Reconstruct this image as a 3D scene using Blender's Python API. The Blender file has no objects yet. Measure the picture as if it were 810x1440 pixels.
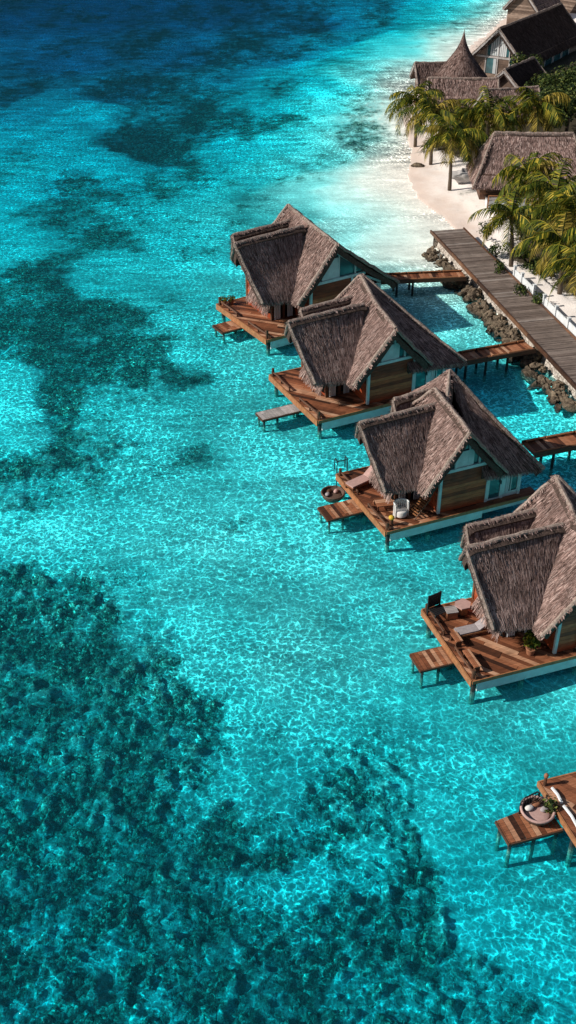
import bpy, math, random
import numpy as np
from mathutils import Vector, Matrix

R = random.Random(7)
scene = bpy.context.scene
C = scene.collection
rad = math.radians

# ------------------------------------------------------------------ camera model (drone, 32 m above the lagoon)
FOC, CAMH = 1500.0, 32.0
PITCH = math.atan(1035 / FOC)
SP, CP = math.sin(PITCH), math.cos(PITCH)

def at(px, py, z=0.0):
    a = (px - 405) / FOC; b = (py - 720) / FOC
    t = (z - CAMH) / -(SP + b * CP)
    return Vector((a * t, (CP - b * SP) * t, z))

cam_data = bpy.data.cameras.new("camera")
cam = bpy.data.objects.new("camera", cam_data); C.objects.link(cam)
cam.location = (0, 0, CAMH)
cam.rotation_euler = (math.pi / 2 - PITCH, 0, 0)
cam_data.sensor_fit = 'VERTICAL'; cam_data.sensor_height = 36; cam_data.sensor_width = 20.25
cam_data.lens = FOC / 1440 * 36
cam_data.clip_end = 8000
scene.camera = cam

# ------------------------------------------------------------------ light
SUN_AZ = Vector((-1.0, -0.20, 0)).normalized()
SUN_EL = rad(34)
sd = Vector((SUN_AZ.x * math.cos(SUN_EL), SUN_AZ.y * math.cos(SUN_EL), math.sin(SUN_EL)))
sl = bpy.data.lights.new("sun", 'SUN'); sl.energy = 5.0; sl.angle = rad(0.5); sl.color = (1.0, 0.93, 0.84)
so = bpy.data.objects.new("sun", sl); C.objects.link(so)
so.rotation_euler = sd.to_track_quat('Z', 'Y').to_euler(); so.location = (-40, 0, 60)
world = bpy.data.worlds.new("World"); scene.world = world; world.use_nodes = True
wn = world.node_tree; wn.nodes.clear()
sky = wn.nodes.new('ShaderNodeTexSky'); sky.sky_type = 'NISHITA'; sky.sun_disc = False
sky.sun_elevation = SUN_EL; sky.sun_rotation = math.atan2(sd.x, sd.y)
sky.air_density = 1.0; sky.dust_density = 1.6; sky.ozone_density = 1.0
bg = wn.nodes.new('ShaderNodeBackground'); bg.inputs[1].default_value = 0.062
wo = wn.nodes.new('ShaderNodeOutputWorld')
wn.links.new(sky.outputs[0], bg.inputs[0]); wn.links.new(bg.outputs[0], wo.inputs[0])

vs = scene.view_settings
vs.view_transform = 'Standard'; vs.look = 'None'; vs.exposure = 0; vs.gamma = 1
cy = scene.cycles
scene.render.engine = 'CYCLES'
cy.use_denoising = True; cy.max_bounces = 6; cy.diffuse_bounces = 2; cy.glossy_bounces = 2
cy.transparent_max_bounces = 10; cy.transmission_bounces = 2; cy.volume_bounces = 0
cy.caustics_reflective = False; cy.caustics_refractive = False
cy.sample_clamp_indirect = 4

# ------------------------------------------------------------------ node helper
class NT:
    def __init__(s, name):
        s.m = bpy.data.materials.new(name); s.m.use_nodes = True
        s.t = s.m.node_tree; s.t.nodes.clear()
        s.out = s.t.nodes.new('ShaderNodeOutputMaterial')
    def n(s, typ, ins=None, **kw):
        nd = s.t.nodes.new('ShaderNode' + typ)
        for k, v in kw.items(): setattr(nd, k, v)
        for k, v in (ins or {}).items():
            if hasattr(v, 'is_output') or isinstance(v, bpy.types.NodeSocket): s.t.links.new(v, nd.inputs[k])
            else: nd.inputs[k].default_value = v
        return nd
    def l(s, a, b): s.t.links.new(a, b)
    def math(s, op, a, b=0.5, c=None, clamp=False):
        ins = {0: a, 1: b}
        if c is not None: ins[2] = c
        return s.n('Math', ins, operation=op, use_clamp=clamp).outputs[0]
    def mix(s, f, a, b, bt='MIX'):
        nd = s.n('Mix', data_type='RGBA', blend_type=bt)
        for k, v in ((0, f), (6, a), (7, b)):
            if isinstance(v, bpy.types.NodeSocket): s.l(v, nd.inputs[k])
            else: nd.inputs[k].default_value = v if k == 0 else (tuple(v) + (1,))[:4]
        return nd.outputs[2]
    def ramp(s, f, stops, interp='LINEAR'):
        nd = s.n('ValToRGB', {0: f}); cr = nd.color_ramp; cr.interpolation = interp
        while len(cr.elements) < len(stops): cr.elements.new(0.5)
        for e, (p, c) in zip(cr.elements, stops):
            e.position = p; e.color = (tuple(c) + (1,))[:4]
        return nd.outputs[0]
    def mapr(s, f, a, b, c, d, smooth=False):
        nd = s.n('MapRange', {0: f, 1: a, 2: b, 3: c, 4: d})
        if smooth: nd.interpolation_type = 'SMOOTHSTEP'
        return nd.outputs[0]
    def noise(s, vec, scale, detail=2, rough=0.5, dist=0):
        return s.n('TexNoise', {'Vector': vec, 'Scale': scale, 'Detail': detail, 'Roughness': rough, 'Distortion': dist})
    def pos(s, scale=None, rot=None):
        g = s.n('NewGeometry').outputs['Position']
        if scale is None: return g
        mp = s.n('Mapping', {'Vector': g, 'Scale': scale})
        if rot: mp.inputs['Rotation'].default_value = rot
        return mp.outputs[0]
    def obj(s, scale=None):
        g = s.n('TexCoord').outputs['Object']
        return g if scale is None else s.n('Mapping', {'Vector': g, 'Scale': scale}).outputs[0]

def principled(nt, col, rough=0.7, bump=None, bs=0.3, bd=0.05, spec=0.3, **ins):
    p = nt.n('BsdfPrincipled', {'Roughness': rough, 'Specular IOR Level': spec})
    if isinstance(col, bpy.types.NodeSocket): nt.l(col, p.inputs['Base Color'])
    else: p.inputs['Base Color'].default_value = (tuple(col) + (1,))[:4]
    for k, v in ins.items(): p.inputs[k.replace('_', ' ')].default_value = v
    if bump is not None:
        b = nt.n('Bump', {'Height': bump, 'Strength': bs, 'Distance': bd}); nt.l(b.outputs[0], p.inputs['Normal'])
    nt.l(p.outputs[0], nt.out.inputs[0])
    return p

def island(nt): return nt.n('NewGeometry').outputs['Random Per Island']

def plain(name, col, rough=0.7, var=0.25, scale=3.0, spec=0.3, metal=0.0):
    nt = NT(name)
    nz = nt.noise(nt.obj(), scale, 4, 0.6).outputs[0]
    f = nt.mapr(nz, 0.25, 0.75, 1 - var, 1 + var * 0.6)
    c = nt.mix(1.0, col, nt.n('CombineColor', {0: f, 1: f, 2: f}).outputs[0], 'MULTIPLY')
    principled(nt, c, rough, nz, 0.15, 0.02, spec, Metallic=metal)
    return nt.m

def wood(name, stops, dirt=0.45, rough=0.6, grain=(1.5, 14, 14)):
    nt = NT(name)
    isl = island(nt)
    c = nt.ramp(isl, stops)
    gz = nt.noise(nt.obj(grain), 1.0, 4, 0.6).outputs[0]
    g2 = nt.noise(nt.pos(), 1.3, 3, 0.6).outputs[0]
    f = nt.math('MULTIPLY', nt.mapr(gz, 0.3, 0.7, 1 - dirt, 1.15), nt.mapr(g2, 0.3, 0.7, 0.72, 1.15))
    c = nt.mix(1.0, c, nt.n('CombineColor', {0: f, 1: f, 2: f}).outputs[0], 'MULTIPLY')
    principled(nt, c, rough, gz, 0.3, 0.01, 0.35)
    return nt.m

def srgb(r, g, b):
    return tuple(((v / 255 + 0.055) / 1.055) ** 2.4 if v > 10 else v / 255 / 12.92 for v in (r, g, b))

M = {}
M['deck'] = wood('red_brown_deck_wood', [(0, (.045, .018, .010)), (.2, (.17, .058, .026)), (.5, (.32, .118, .055)), (.8, (.45, .20, .105)), (1, (.60, .36, .23))])
M['timber'] = wood('dark_timber', [(0, (.045, .022, .014)), (.5, (.11, .05, .028)), (1, (.20, .095, .05))])
M['wallwood'] = wood('wall_boards', [(0, (.17, .028, .010)), (.4, (.38, .070, .022)), (.75, (.52, .11, .036)), (1, (.62, .17, .065))], grain=(2, 2, 20))
M['house_boards'] = wood('weathered_house_boards', [(0, (.10, .062, .045)), (.5, (.20, .135, .10)), (1, (.32, .23, .18))], grain=(2, 2, 12))
M['orange'] = plain('orange_timber', (.36, .16, .07), .6, .4, 5)
M['grey_wood'] = wood('weathered_grey_boards', [(0, (.115, .085, .070)), (.3, (.17, .13, .108)), (.7, (.215, .168, .142)), (.93, (.255, .205, .175)), (1, (.36, .31, .28))], .3, .75, (10, 2, 10))
M['pale_grey'] = wood('pale_grey_boards', [(0, (.30, .28, .27)), (1, (.48, .45, .44))], .25)
M['shaded_white_paint'] = plain('white_paint_teal_shade', (.55, .68, .69), .5, .25, 2)  # white frames and boards, teal cast of their shade put into the colour
M['white_paint'] = plain('white_paint', (.70, .74, .76), .5, .2, 2)
def stilt_mat():
    nt = NT('pile_with_underwater_fade')
    z = nt.n('SeparateXYZ', {0: nt.pos()}).outputs[2]
    nz = nt.noise(nt.pos(), 5, 3).outputs[0]
    f = nt.mapr(nt.math('ADD', z, nt.math('MULTIPLY', nz, .3)), -.25, .15, 0, 1, True)
    principled(nt, nt.mix(f, (.30, .34, .27), (.035, .031, .028)), .6, nz, .4, .03)  # underwater haze painted as a pale growth tone below the waterline
    return nt.m
M['dark_post'] = stilt_mat()
M['black'] = plain('black_metal', (.018, .018, .02), .45, .2, 4)
M['curtain'] = None
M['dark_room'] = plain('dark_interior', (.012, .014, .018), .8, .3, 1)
M['cushion_pink'] = plain('faded_pink_cloth', (.46, .30, .27), .9, .2, 6)
M['cushion_grey'] = plain('grey_cloth', (.33, .30, .31), .9, .25, 6)
M['white_cloth'] = plain('white_cloth', (.68, .66, .64), .9, .15, 6)
M['wicker'] = plain('brown_wicker', (.12, .075, .055), .7, .6, 30)
M['yellow'] = plain('yellow_paint', (.62, .40, .04), .5, .2, 8)
M['terracotta'] = plain('terracotta', (.30, .13, .07), .8, .25, 8)

def glass():
    nt = NT('window_glass')
    nz = nt.noise(nt.obj(), 0.8, 2).outputs[0]
    c = nt.ramp(nz, [(.3, (.012, .05, .06)), (.7, (.05, .15, .17))])
    principled(nt, c, 0.08, spec=0.6)
    return nt.m
M['glass'] = glass()

def curtain():
    nt = NT('curtain_cloth')
    w = nt.n('TexWave', {'Vector': nt.obj(), 'Scale': 2.2, 'Distortion': 1.0}, wave_type='BANDS', bands_direction='X').outputs[1]
    principled(nt, nt.ramp(w, [(0, (.42, .45, .47)), (1, (.66, .67, .67))]), .9, w, .6, .05)
    return nt.m
M['curtain'] = curtain()

def thatch_blade(name='thatch_strands', k=1.0):
    nt = NT(name)
    isl = island(nt)
    c = nt.ramp(isl, [(0, (.075, .048, .040)), (.2, (.185, .120, .104)), (.5, (.30, .198, .172)), (.8, (.41, .282, .248)), (1, (.60, .46, .415))])
    nz = nt.noise(nt.pos(), 0.55, 4, 0.65).outputs[0]
    n2 = nt.noise(nt.pos(), 2.6, 3, 0.65).outputs[0]
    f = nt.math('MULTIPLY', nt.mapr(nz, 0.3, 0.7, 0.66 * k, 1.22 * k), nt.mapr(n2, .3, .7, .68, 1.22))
    c = nt.mix(1.0, c, nt.n('CombineColor', {0: f, 1: f, 2: f}).outputs[0], 'MULTIPLY')
    principled(nt, c, .95, spec=.05)
    return nt.m
def thatch_base():
    nt = NT('thatch_under')
    nz = nt.noise(nt.obj((6, 6, 6)), 2, 3).outputs[0]
    principled(nt, nt.ramp(nz, [(.3, (.05, .036, .03)), (.7, (.12, .085, .072))]), .95, nz, .6, .05, .05)
    return nt.m
def thatch_cap():
    nt = NT('thatch_ridge')
    nz = nt.noise(nt.obj(), 9, 3).outputs[0]
    principled(nt, nt.ramp(nz, [(.3, (.19, .145, .12)), (.7, (.38, .31, .27))]), .95, nz, .7, .05, .05)
    return nt.m
M['blade'], M['tbase'], M['tcap'] = thatch_blade(), thatch_base(), thatch_cap()

def leafmat(name, stops, tr=0.25):
    nt = NT(name)
    c = nt.ramp(island(nt), stops)
    nz = nt.noise(nt.pos(), 0.9, 3).outputs[0]
    f = nt.mapr(nz, .3, .7, .6, 1.25)
    c = nt.mix(1.0, c, nt.n('CombineColor', {0: f, 1: f, 2: f}).outputs[0], 'MULTIPLY')
    p = nt.n('BsdfPrincipled', {'Base Color': c, 'Roughness': .6, 'Specular IOR Level': .12})
    t = nt.n('BsdfTranslucent', {'Color': c})
    mx = nt.n('MixShader', {0: tr, 1: p.outputs[0], 2: t.outputs[0]})
    nt.l(mx.outputs[0], nt.out.inputs[0])
    return nt.m
M['frond'] = leafmat('palm_leaflets', [(0, (.012, .028, .005)), (.35, (.05, .080, .009)), (.68, (.115, .135, .013)), (.9, (.30, .25, .022)), (1, (.52, .40, .055))], .2)
M['dry'] = leafmat('dry_leaflets', [(0, (.05, .045, .008)), (.5, (.20, .155, .022)), (1, (.42, .31, .06))], .12)
M['leaf'] = leafmat('broad_leaves', [(0, (.010, .022, .010)), (.45, (.035, .06, .016)), (.8, (.09, .125, .03)), (1, (.22, .24, .06))])
M['bark'] = plain('palm_bark', (.12, .09, .065), .9, .5, 12)
def rock_mat():
    nt = NT('wet_reef_rock')
    z = nt.n('SeparateXYZ', {0: nt.pos()}).outputs[2]
    n1 = nt.noise(nt.pos(), 3, 5, .7).outputs[0]; n2 = nt.noise(nt.pos(), 11, 3, .6).outputs[0]
    c = nt.ramp(n1, [(.3, (.05, .04, .03)), (.5, (.13, .10, .07)), (.72, (.30, .23, .16))])
    w = nt.mapr(nt.math('ADD', z, nt.math('MULTIPLY', n2, .3)), .12, .42, .28, 1, True)
    c = nt.mix(1.0, c, nt.n('CombineColor', {0: w, 1: w, 2: w}).outputs[0], 'MULTIPLY')
    principled(nt, c, .85, nt.math('ADD', n1, nt.math('MULTIPLY', n2, .5)), .9, .08, .2)
    return nt.m
M['rock'] = rock_mat()
M['pale_rock'] = plain('pale_rock', (.48, .46, .45), .9, .3, 2)

def sea_wall_mat():
    nt = NT('coral_stone_wall')
    v = nt.n('TexVoronoi', {'Vector': nt.pos((1, 1, 1.5)), 'Scale': 2.6}, feature='DISTANCE_TO_EDGE').outputs[0]
    n1 = nt.noise(nt.pos(), 2.2, 5, .7).outputs[0]
    c = nt.ramp(n1, [(.3, (.20, .17, .14)), (.5, (.46, .41, .36)), (.7, (.66, .61, .56))])
    c = nt.mix(nt.mapr(v, 0, .09, .7, 0), c, (.13, .10, .08))
    principled(nt, c, .95, nt.math('ADD', n1, nt.mapr(v, 0, .1, 0, .6)), .8, .08, .1)
    return nt.m
M['seawall'] = sea_wall_mat()

def seabed_mat():
    nt = NT('sand_and_reef')
    p = nt.pos()
    reef = nt.n('Attribute', attribute_name='reef').outputs['Fac']
    hgt = nt.n('Attribute', attribute_name='lump').outputs['Fac']
    sx = nt.n('SeparateXYZ', {0: p}).outputs
    n_big = nt.noise(p, .72, 5, .70).outputs[0]
    n_mid = nt.noise(p, 3.8, 4, .74).outputs[0]
    n_fine = nt.noise(p, 8, 3, .7).outputs[0]
    # reef mask: broad cover broken up by noise
    m = nt.math('ADD', reef, nt.mapr(n_big, .25, .75, -.55, .5))
    m = nt.math('ADD', m, nt.mapr(n_mid, .25, .75, -.38, .38))
    n_far = nt.noise(nt.pos((1, .5, 1)), .15, 5, .68).outputs[0]
    m = nt.math('ADD', m, nt.math('MULTIPLY', nt.mapr(n_far, .3, .7, -.5, .5), nt.mapr(sx[1], 60, 110, 0, 1)))
    m = nt.mapr(m, .42, .98, 0, .95, True)
    sand = nt.ramp(n_mid, [(.3, (.70, .65, .59)), (.7, (.88, .85, .80))])
    wet = nt.mapr(nt.math('ADD', sx[2], nt.math('MULTIPLY', n_big, .25)), .16, .42, 0, 1, True)
    beach = nt.ramp(n_mid, [(.3, (.90, .82, .755)), (.7, (.97, .91, .865))])
    wets = nt.mix(nt.mapr(sx[2], -.16, .05, 0, 1), sand, (.74, .61, .53))
    sand = nt.mix(wet, wets, beach)
    v = nt.n('TexVoronoi', {'Vector': nt.n('VectorMath', {0: p, 1: nt.n('VectorMath', {0: nt.noise(p, 3, 2).outputs[1], 1: (.25, .25, .25)}, operation='MULTIPLY').outputs[0]}, operation='ADD').outputs[0], 'Scale': 7.0}).outputs
    cell = nt.n('SeparateColor', {0: v[1]}).outputs[0]
    coral = nt.ramp(nt.math('ADD', nt.math('MULTIPLY', cell, .5), nt.math('MULTIPLY', n_fine, .6)), [(.28, (.008, .016, .012)), (.48, (.034, .05, .036)), (.62, (.11, .14, .095)), (.76, (.36, .41, .30)), (.88, (.85, .85, .72))])
    dk = nt.mapr(hgt, -.1, .8, .35, 1.3)  # crevice shade painted into the coral colour, peaks lighter
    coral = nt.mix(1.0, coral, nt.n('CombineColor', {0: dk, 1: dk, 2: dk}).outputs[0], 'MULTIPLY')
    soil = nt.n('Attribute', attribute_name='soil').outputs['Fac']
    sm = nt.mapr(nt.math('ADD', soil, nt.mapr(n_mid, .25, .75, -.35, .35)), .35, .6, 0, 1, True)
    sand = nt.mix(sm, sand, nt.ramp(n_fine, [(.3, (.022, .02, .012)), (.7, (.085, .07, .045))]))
    soft = nt.mapr(nt.math('ADD', nt.math('ADD', reef, nt.math('MULTIPLY', nt.mapr(n_far, .35, .65, -.45, .45), nt.mapr(sx[1], 45, 100, .25, 1))), nt.mapr(n_big, .25, .75, -.34, .34)), .16, .95, 0, .84, True)
    rub = nt.ramp(n_fine, [(.28, (.022, .036, .028)), (.5, (.075, .105, .08)), (.68, (.25, .30, .23)), (.8, (.66, .68, .58))])
    sand = nt.mix(soft, sand, rub)
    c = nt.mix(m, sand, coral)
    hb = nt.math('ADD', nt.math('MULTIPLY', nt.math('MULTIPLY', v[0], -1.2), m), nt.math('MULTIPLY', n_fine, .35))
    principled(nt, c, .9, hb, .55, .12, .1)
    return nt.m
M['seabed'] = seabed_mat()

WATER = dict(density=1.48, color=(.12, .895, .938))
def water_mat():
    nt = NT('lagoon_water')
    p = nt.pos()
    # gently warped coordinates
    w1 = nt.n('VectorMath', {0: nt.noise(p, 1.1, 2, .5).outputs[1], 1: (.55, .55, 0)}, operation='MULTIPLY').outputs[0]
    pw = nt.n('VectorMath', {0: p, 1: w1}, operation='ADD').outputs[0]
    w2 = nt.n('VectorMath', {0: nt.noise(p, 4.5, 2, .6).outputs[1], 1: (.20, .20, 0)}, operation='MULTIPLY').outputs[0]
    pw = nt.n('VectorMath', {0: pw, 1: w2}, operation='ADD').outputs[0]
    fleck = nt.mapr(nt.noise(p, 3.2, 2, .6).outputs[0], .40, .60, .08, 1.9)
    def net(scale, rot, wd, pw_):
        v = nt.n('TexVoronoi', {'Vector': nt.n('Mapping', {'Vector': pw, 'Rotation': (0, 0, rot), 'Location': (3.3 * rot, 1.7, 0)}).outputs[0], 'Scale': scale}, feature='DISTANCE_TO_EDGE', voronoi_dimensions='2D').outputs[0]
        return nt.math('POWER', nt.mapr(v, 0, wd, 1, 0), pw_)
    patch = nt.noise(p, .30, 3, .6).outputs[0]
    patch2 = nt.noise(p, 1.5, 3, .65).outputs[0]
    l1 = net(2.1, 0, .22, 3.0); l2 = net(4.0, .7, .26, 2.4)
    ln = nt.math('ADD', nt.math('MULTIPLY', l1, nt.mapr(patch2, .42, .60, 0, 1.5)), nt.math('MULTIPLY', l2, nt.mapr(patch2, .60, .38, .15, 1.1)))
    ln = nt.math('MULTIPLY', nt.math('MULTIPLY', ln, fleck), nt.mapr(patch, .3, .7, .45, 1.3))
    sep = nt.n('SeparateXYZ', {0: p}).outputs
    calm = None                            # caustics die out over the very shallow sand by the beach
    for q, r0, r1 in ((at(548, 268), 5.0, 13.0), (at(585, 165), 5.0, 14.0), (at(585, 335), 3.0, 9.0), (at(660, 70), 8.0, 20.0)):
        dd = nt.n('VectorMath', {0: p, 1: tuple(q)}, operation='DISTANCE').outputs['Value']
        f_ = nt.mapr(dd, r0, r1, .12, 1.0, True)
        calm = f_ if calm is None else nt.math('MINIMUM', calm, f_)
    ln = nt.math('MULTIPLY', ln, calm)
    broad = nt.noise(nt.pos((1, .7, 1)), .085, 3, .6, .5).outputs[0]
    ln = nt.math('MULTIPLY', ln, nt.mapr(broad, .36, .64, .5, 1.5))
    gain = nt.math('ADD', nt.mapr(calm, .12, 1, 1.3, .82), nt.math('MULTIPLY', ln, 1.3))  # bright caustic lines painted into the surface's transparent colour
    # ripples
    b1 = nt.noise(nt.pos((1.0, 1.8, 1), (0, 0, .25)), 1.5, 3, .6, .4).outputs[0]
    b2 = nt.noise(nt.pos((.5, 1.5, 1), (0, 0, -.12)), .55, 2, .55, .3).outputs[0]
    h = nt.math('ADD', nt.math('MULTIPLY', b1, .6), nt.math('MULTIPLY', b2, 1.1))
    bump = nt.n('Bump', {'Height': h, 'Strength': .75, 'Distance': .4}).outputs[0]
    tone = nt.math('MULTIPLY', nt.mapr(h, .62, 1.08, .70, 1.24), nt.mapr(nt.noise(nt.pos((1, .6, 1), (0, 0, .5)), .05, 3, .6, .6).outputs[0], .35, .65, .88, 1.14))  # light and dark of the ripples put into the same colour
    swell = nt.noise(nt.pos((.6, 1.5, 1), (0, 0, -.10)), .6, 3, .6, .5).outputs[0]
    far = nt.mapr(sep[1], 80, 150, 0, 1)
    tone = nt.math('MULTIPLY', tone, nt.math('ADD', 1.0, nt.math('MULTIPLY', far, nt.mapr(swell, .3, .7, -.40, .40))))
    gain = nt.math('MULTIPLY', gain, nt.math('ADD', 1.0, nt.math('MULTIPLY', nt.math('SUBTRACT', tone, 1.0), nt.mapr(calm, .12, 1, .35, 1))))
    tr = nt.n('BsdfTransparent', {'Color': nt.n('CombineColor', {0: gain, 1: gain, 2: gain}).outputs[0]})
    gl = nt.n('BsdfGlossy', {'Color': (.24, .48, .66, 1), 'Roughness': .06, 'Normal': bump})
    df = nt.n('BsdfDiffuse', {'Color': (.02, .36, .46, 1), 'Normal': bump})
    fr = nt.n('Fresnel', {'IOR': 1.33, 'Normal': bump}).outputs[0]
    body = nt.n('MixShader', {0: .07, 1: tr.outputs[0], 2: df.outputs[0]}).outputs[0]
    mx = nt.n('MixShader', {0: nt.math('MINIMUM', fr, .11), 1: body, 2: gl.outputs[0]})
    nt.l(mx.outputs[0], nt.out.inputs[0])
    va = nt.n('VolumeAbsorption', {'Color': WATER['color'] + (1,), 'Density': WATER['density']})
    nt.l(va.outputs[0], nt.out.inputs[1])
    return nt.m
M['water'] = water_mat()

# ------------------------------------------------------------------ mesh builder
class MB:
    def __init__(s): s.v = []; s.f = []; s.mi = []
    def face(s, pts, m=0):
        b = len(s.v); s.v += [tuple(p) for p in pts]; s.f.append(tuple(range(b, b + len(pts)))); s.mi.append(m)
    def hexa(s, p, m=0):                  # p: 8 corners, 0-3 bottom ring, 4-7 top ring
        b = len(s.v); s.v += [tuple(q) for q in p]
        for q in ((3, 2, 1, 0), (4, 5, 6, 7), (0, 1, 5, 4), (1, 2, 6, 5), (2, 3, 7, 6), (3, 0, 4, 7)):
            s.f.append(tuple(b + i for i in q)); s.mi.append(m)
    def box(s, x0, x1, y0, y1, z0, z1, m=0):
        s.hexa([(x0, y0, z0), (x1, y0, z0), (x1, y1, z0), (x0, y1, z0), (x0, y0, z1), (x1, y0, z1), (x1, y1, z1), (x0, y1, z1)], m)
    def beam(s, a, b, w, h, m=0, up=(0, 0, 1)):
        a, b = Vector(a), Vector(b); d = (b - a).normalized(); up = Vector(up)
        if abs(d.dot(up)) > .98: up = Vector((1, 0, 0))
        sx = d.cross(up).normalized() * (w / 2); uy = sx.cross(d).normalized() * (h / 2)
        s.hexa([a - sx - uy, a + sx - uy, b + sx - uy, b - sx - uy, a - sx + uy, a + sx + uy, b + sx + uy, b - sx + uy], m)
    def tube(s, pts, r, n=8, m=0, caps=True):
        pts = [Vector(p) for p in pts]; rs = r if isinstance(r, (list, tuple)) else [r] * len(pts)
        rings = []; ref = None
        for i, p in enumerate(pts):
            d = (pts[min(i + 1, len(pts) - 1)] - pts[max(i - 1, 0)]).normalized()
            if ref is None:
                ref = Vector((1, 0, 0)) if abs(d.x) < .9 else Vector((0, 1, 0))
            ref = (ref - d * ref.dot(d)).normalized(); o = d.cross(ref)
            b = len(s.v); rings.append(b)
            for k in range(n):
                a = 2 * math.pi * k / n
                s.v.append(tuple(p + (ref * math.cos(a) + o * math.sin(a)) * rs[i]))
        for i in range(len(rings) - 1):
            for k in range(n):
                k2 = (k + 1) % n
                s.f.append((rings[i] + k, rings[i] + k2, rings[i + 1] + k2, rings[i + 1] + k)); s.mi.append(m)
        if caps:
            s.f.append(tuple(rings[0] + k for k in reversed(range(n)))); s.mi.append(m)
            s.f.append(tuple(rings[-1] + k for k in range(n))); s.mi.append(m)
    def lathe(s, prof, n=16, c=(0, 0, 0), m=0, sx=1, sy=1):
        rings = []
        for r, z in prof:
            b = len(s.v); rings.append(b)
            for k in range(n):
                a = 2 * math.pi * k / n
                s.v.append((c[0] + r * sx * math.cos(a), c[1] + r * sy * math.sin(a), c[2] + z))
        for i in range(len(rings) - 1):
            for k in range(n):
                k2 = (k + 1) % n
                s.f.append((rings[i] + k, rings[i] + k2, rings[i + 1] + k2, rings[i + 1] + k)); s.mi.append(m)
        s.f.append(tuple(rings[-1] + k for k in range(n))); s.mi.append(m)
    def prism(s, poly, z0, z1, m=0):
        n = len(poly); b = len(s.v)
        s.v += [(x, y, z0) for x, y in poly] + [(x, y, z1) for x, y in poly]
        s.f.append(tuple(b + i for i in reversed(range(n)))); s.mi.append(m)
        s.f.append(tuple(b + n + i for i in range(n))); s.mi.append(m)
        for i in range(n):
            j = (i + 1) % n
            s.f.append((b + i, b + j, b + n + j, b + n + i)); s.mi.append(m)
    def blob(s, c, r, n=10, m=0, seed=0, rough=.25, squash=(1, 1, 1)):
        rr = random.Random(seed); rows = max(5, n // 2 + 1); b = len(s.v); ph = [rr.uniform(0, 6.28) for _ in range(6)]
        for i in range(rows + 1):
            th = math.pi * i / rows
            for k in range(n):
                a = 2 * math.pi * k / n
                q = 1 + rough * (math.sin(2 * a + ph[0] + th) * .4 + math.sin(3 * a + ph[1] - 2 * th) * .35 + math.sin(4 * th + ph[2]) * .3) + rr.uniform(-1, 1) * rough * .35 * math.sin(th)
                s.v.append((c[0] + r * q * squash[0] * math.sin(th) * math.cos(a), c[1] + r * q * squash[1] * math.sin(th) * math.sin(a), c[2] + r * q * squash[2] * math.cos(th)))
        for i in range(rows):
            for k in range(n):
                k2 = (k + 1) % n
                s.f.append((b + i * n + k, b + (i + 1) * n + k, b + (i + 1) * n + k2, b + i * n + k2)); s.mi.append(m)
    def build(s, name, mats, parent=None, smooth=False, loc=None):
        me = bpy.data.meshes.new(name); me.from_pydata(s.v, [], s.f)
        for m in (mats if isinstance(mats, (list, tuple)) else [mats]): me.materials.append(m)
        me.polygons.foreach_set('material_index', s.mi)
        if smooth: me.polygons.foreach_set('use_smooth', [True] * len(s.f))
        me.update()
        o = bpy.data.objects.new(name, me); C.objects.link(o)
        if parent is not None: o.parent = parent
        if loc is not None: o.location = loc
        return o

def tag(o, label=None, cat=None, group=None, kind=None):
    if label: o['label'] = label
    if cat: o['category'] = cat
    if group: o['group'] = group
    if kind: o['kind'] = kind
    return o

def thing(name, label, cat, loc=(0, 0, 0), rz=0, scale=1, group=None):
    o = bpy.data.objects.new(name, None); C.objects.link(o)
    o.location = loc; o.rotation_euler = (0, 0, rz); o.scale = (scale,) * 3
    o.empty_display_size = .3
    return tag(o, label, cat, group)

def clip(poly, nx, ny, c):                # keep nx*x+ny*y <= c
    out = []
    for i in range(len(poly)):
        a, b = poly[i], poly[(i + 1) % len(poly)]
        da, db = nx * a[0] + ny * a[1] - c, nx * b[0] + ny * b[1] - c
        if da <= 0: out.append(a)
        if (da < 0) != (db < 0) and da != db:
            t = da / (da - db); out.append((a[0] + t * (b[0] - a[0]), a[1] + t * (b[1] - a[1])))
    return out

def planks(mb, poly, ang, w, gap, z, th, maxlen, rnd, m=0, jit=.006):
    """boards laid at an angle and sawn off at the outline of a convex polygon (counter-clockwise)"""
    ca, sa = math.cos(ang), math.sin(ang)
    us = [x * ca + y * sa for x, y in poly]; vsn = [-x * sa + y * ca for x, y in poly]
    v = min(vsn)
    while v < max(vsn):
        u = min(us) - rnd.uniform(0, maxlen)
        while u < max(us):
            L = rnd.uniform(.6, 1) * maxlen
            q = [(u, v), (u + L - gap, v), (u + L - gap, v + w - gap), (u, v + w - gap)]
            q = [(a * ca - b * sa, a * sa + b * ca) for a, b in q]
            for i in range(len(poly)):
                a, b = poly[i], poly[(i + 1) % len(poly)]
                nx, ny = b[1] - a[1], -(b[0] - a[0])
                q = clip(q, nx, ny, nx * a[0] + ny * a[1])
                if len(q) < 3: break
            if len(q) >= 3:
                dz = rnd.uniform(-jit, jit)
                mb.prism(q, z - th + dz, z + dz, m)
            u += L
        v += w

# ------------------------------------------------------------------ thatch
def lerp(a, b, t): return a + (b - a) * t

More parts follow.
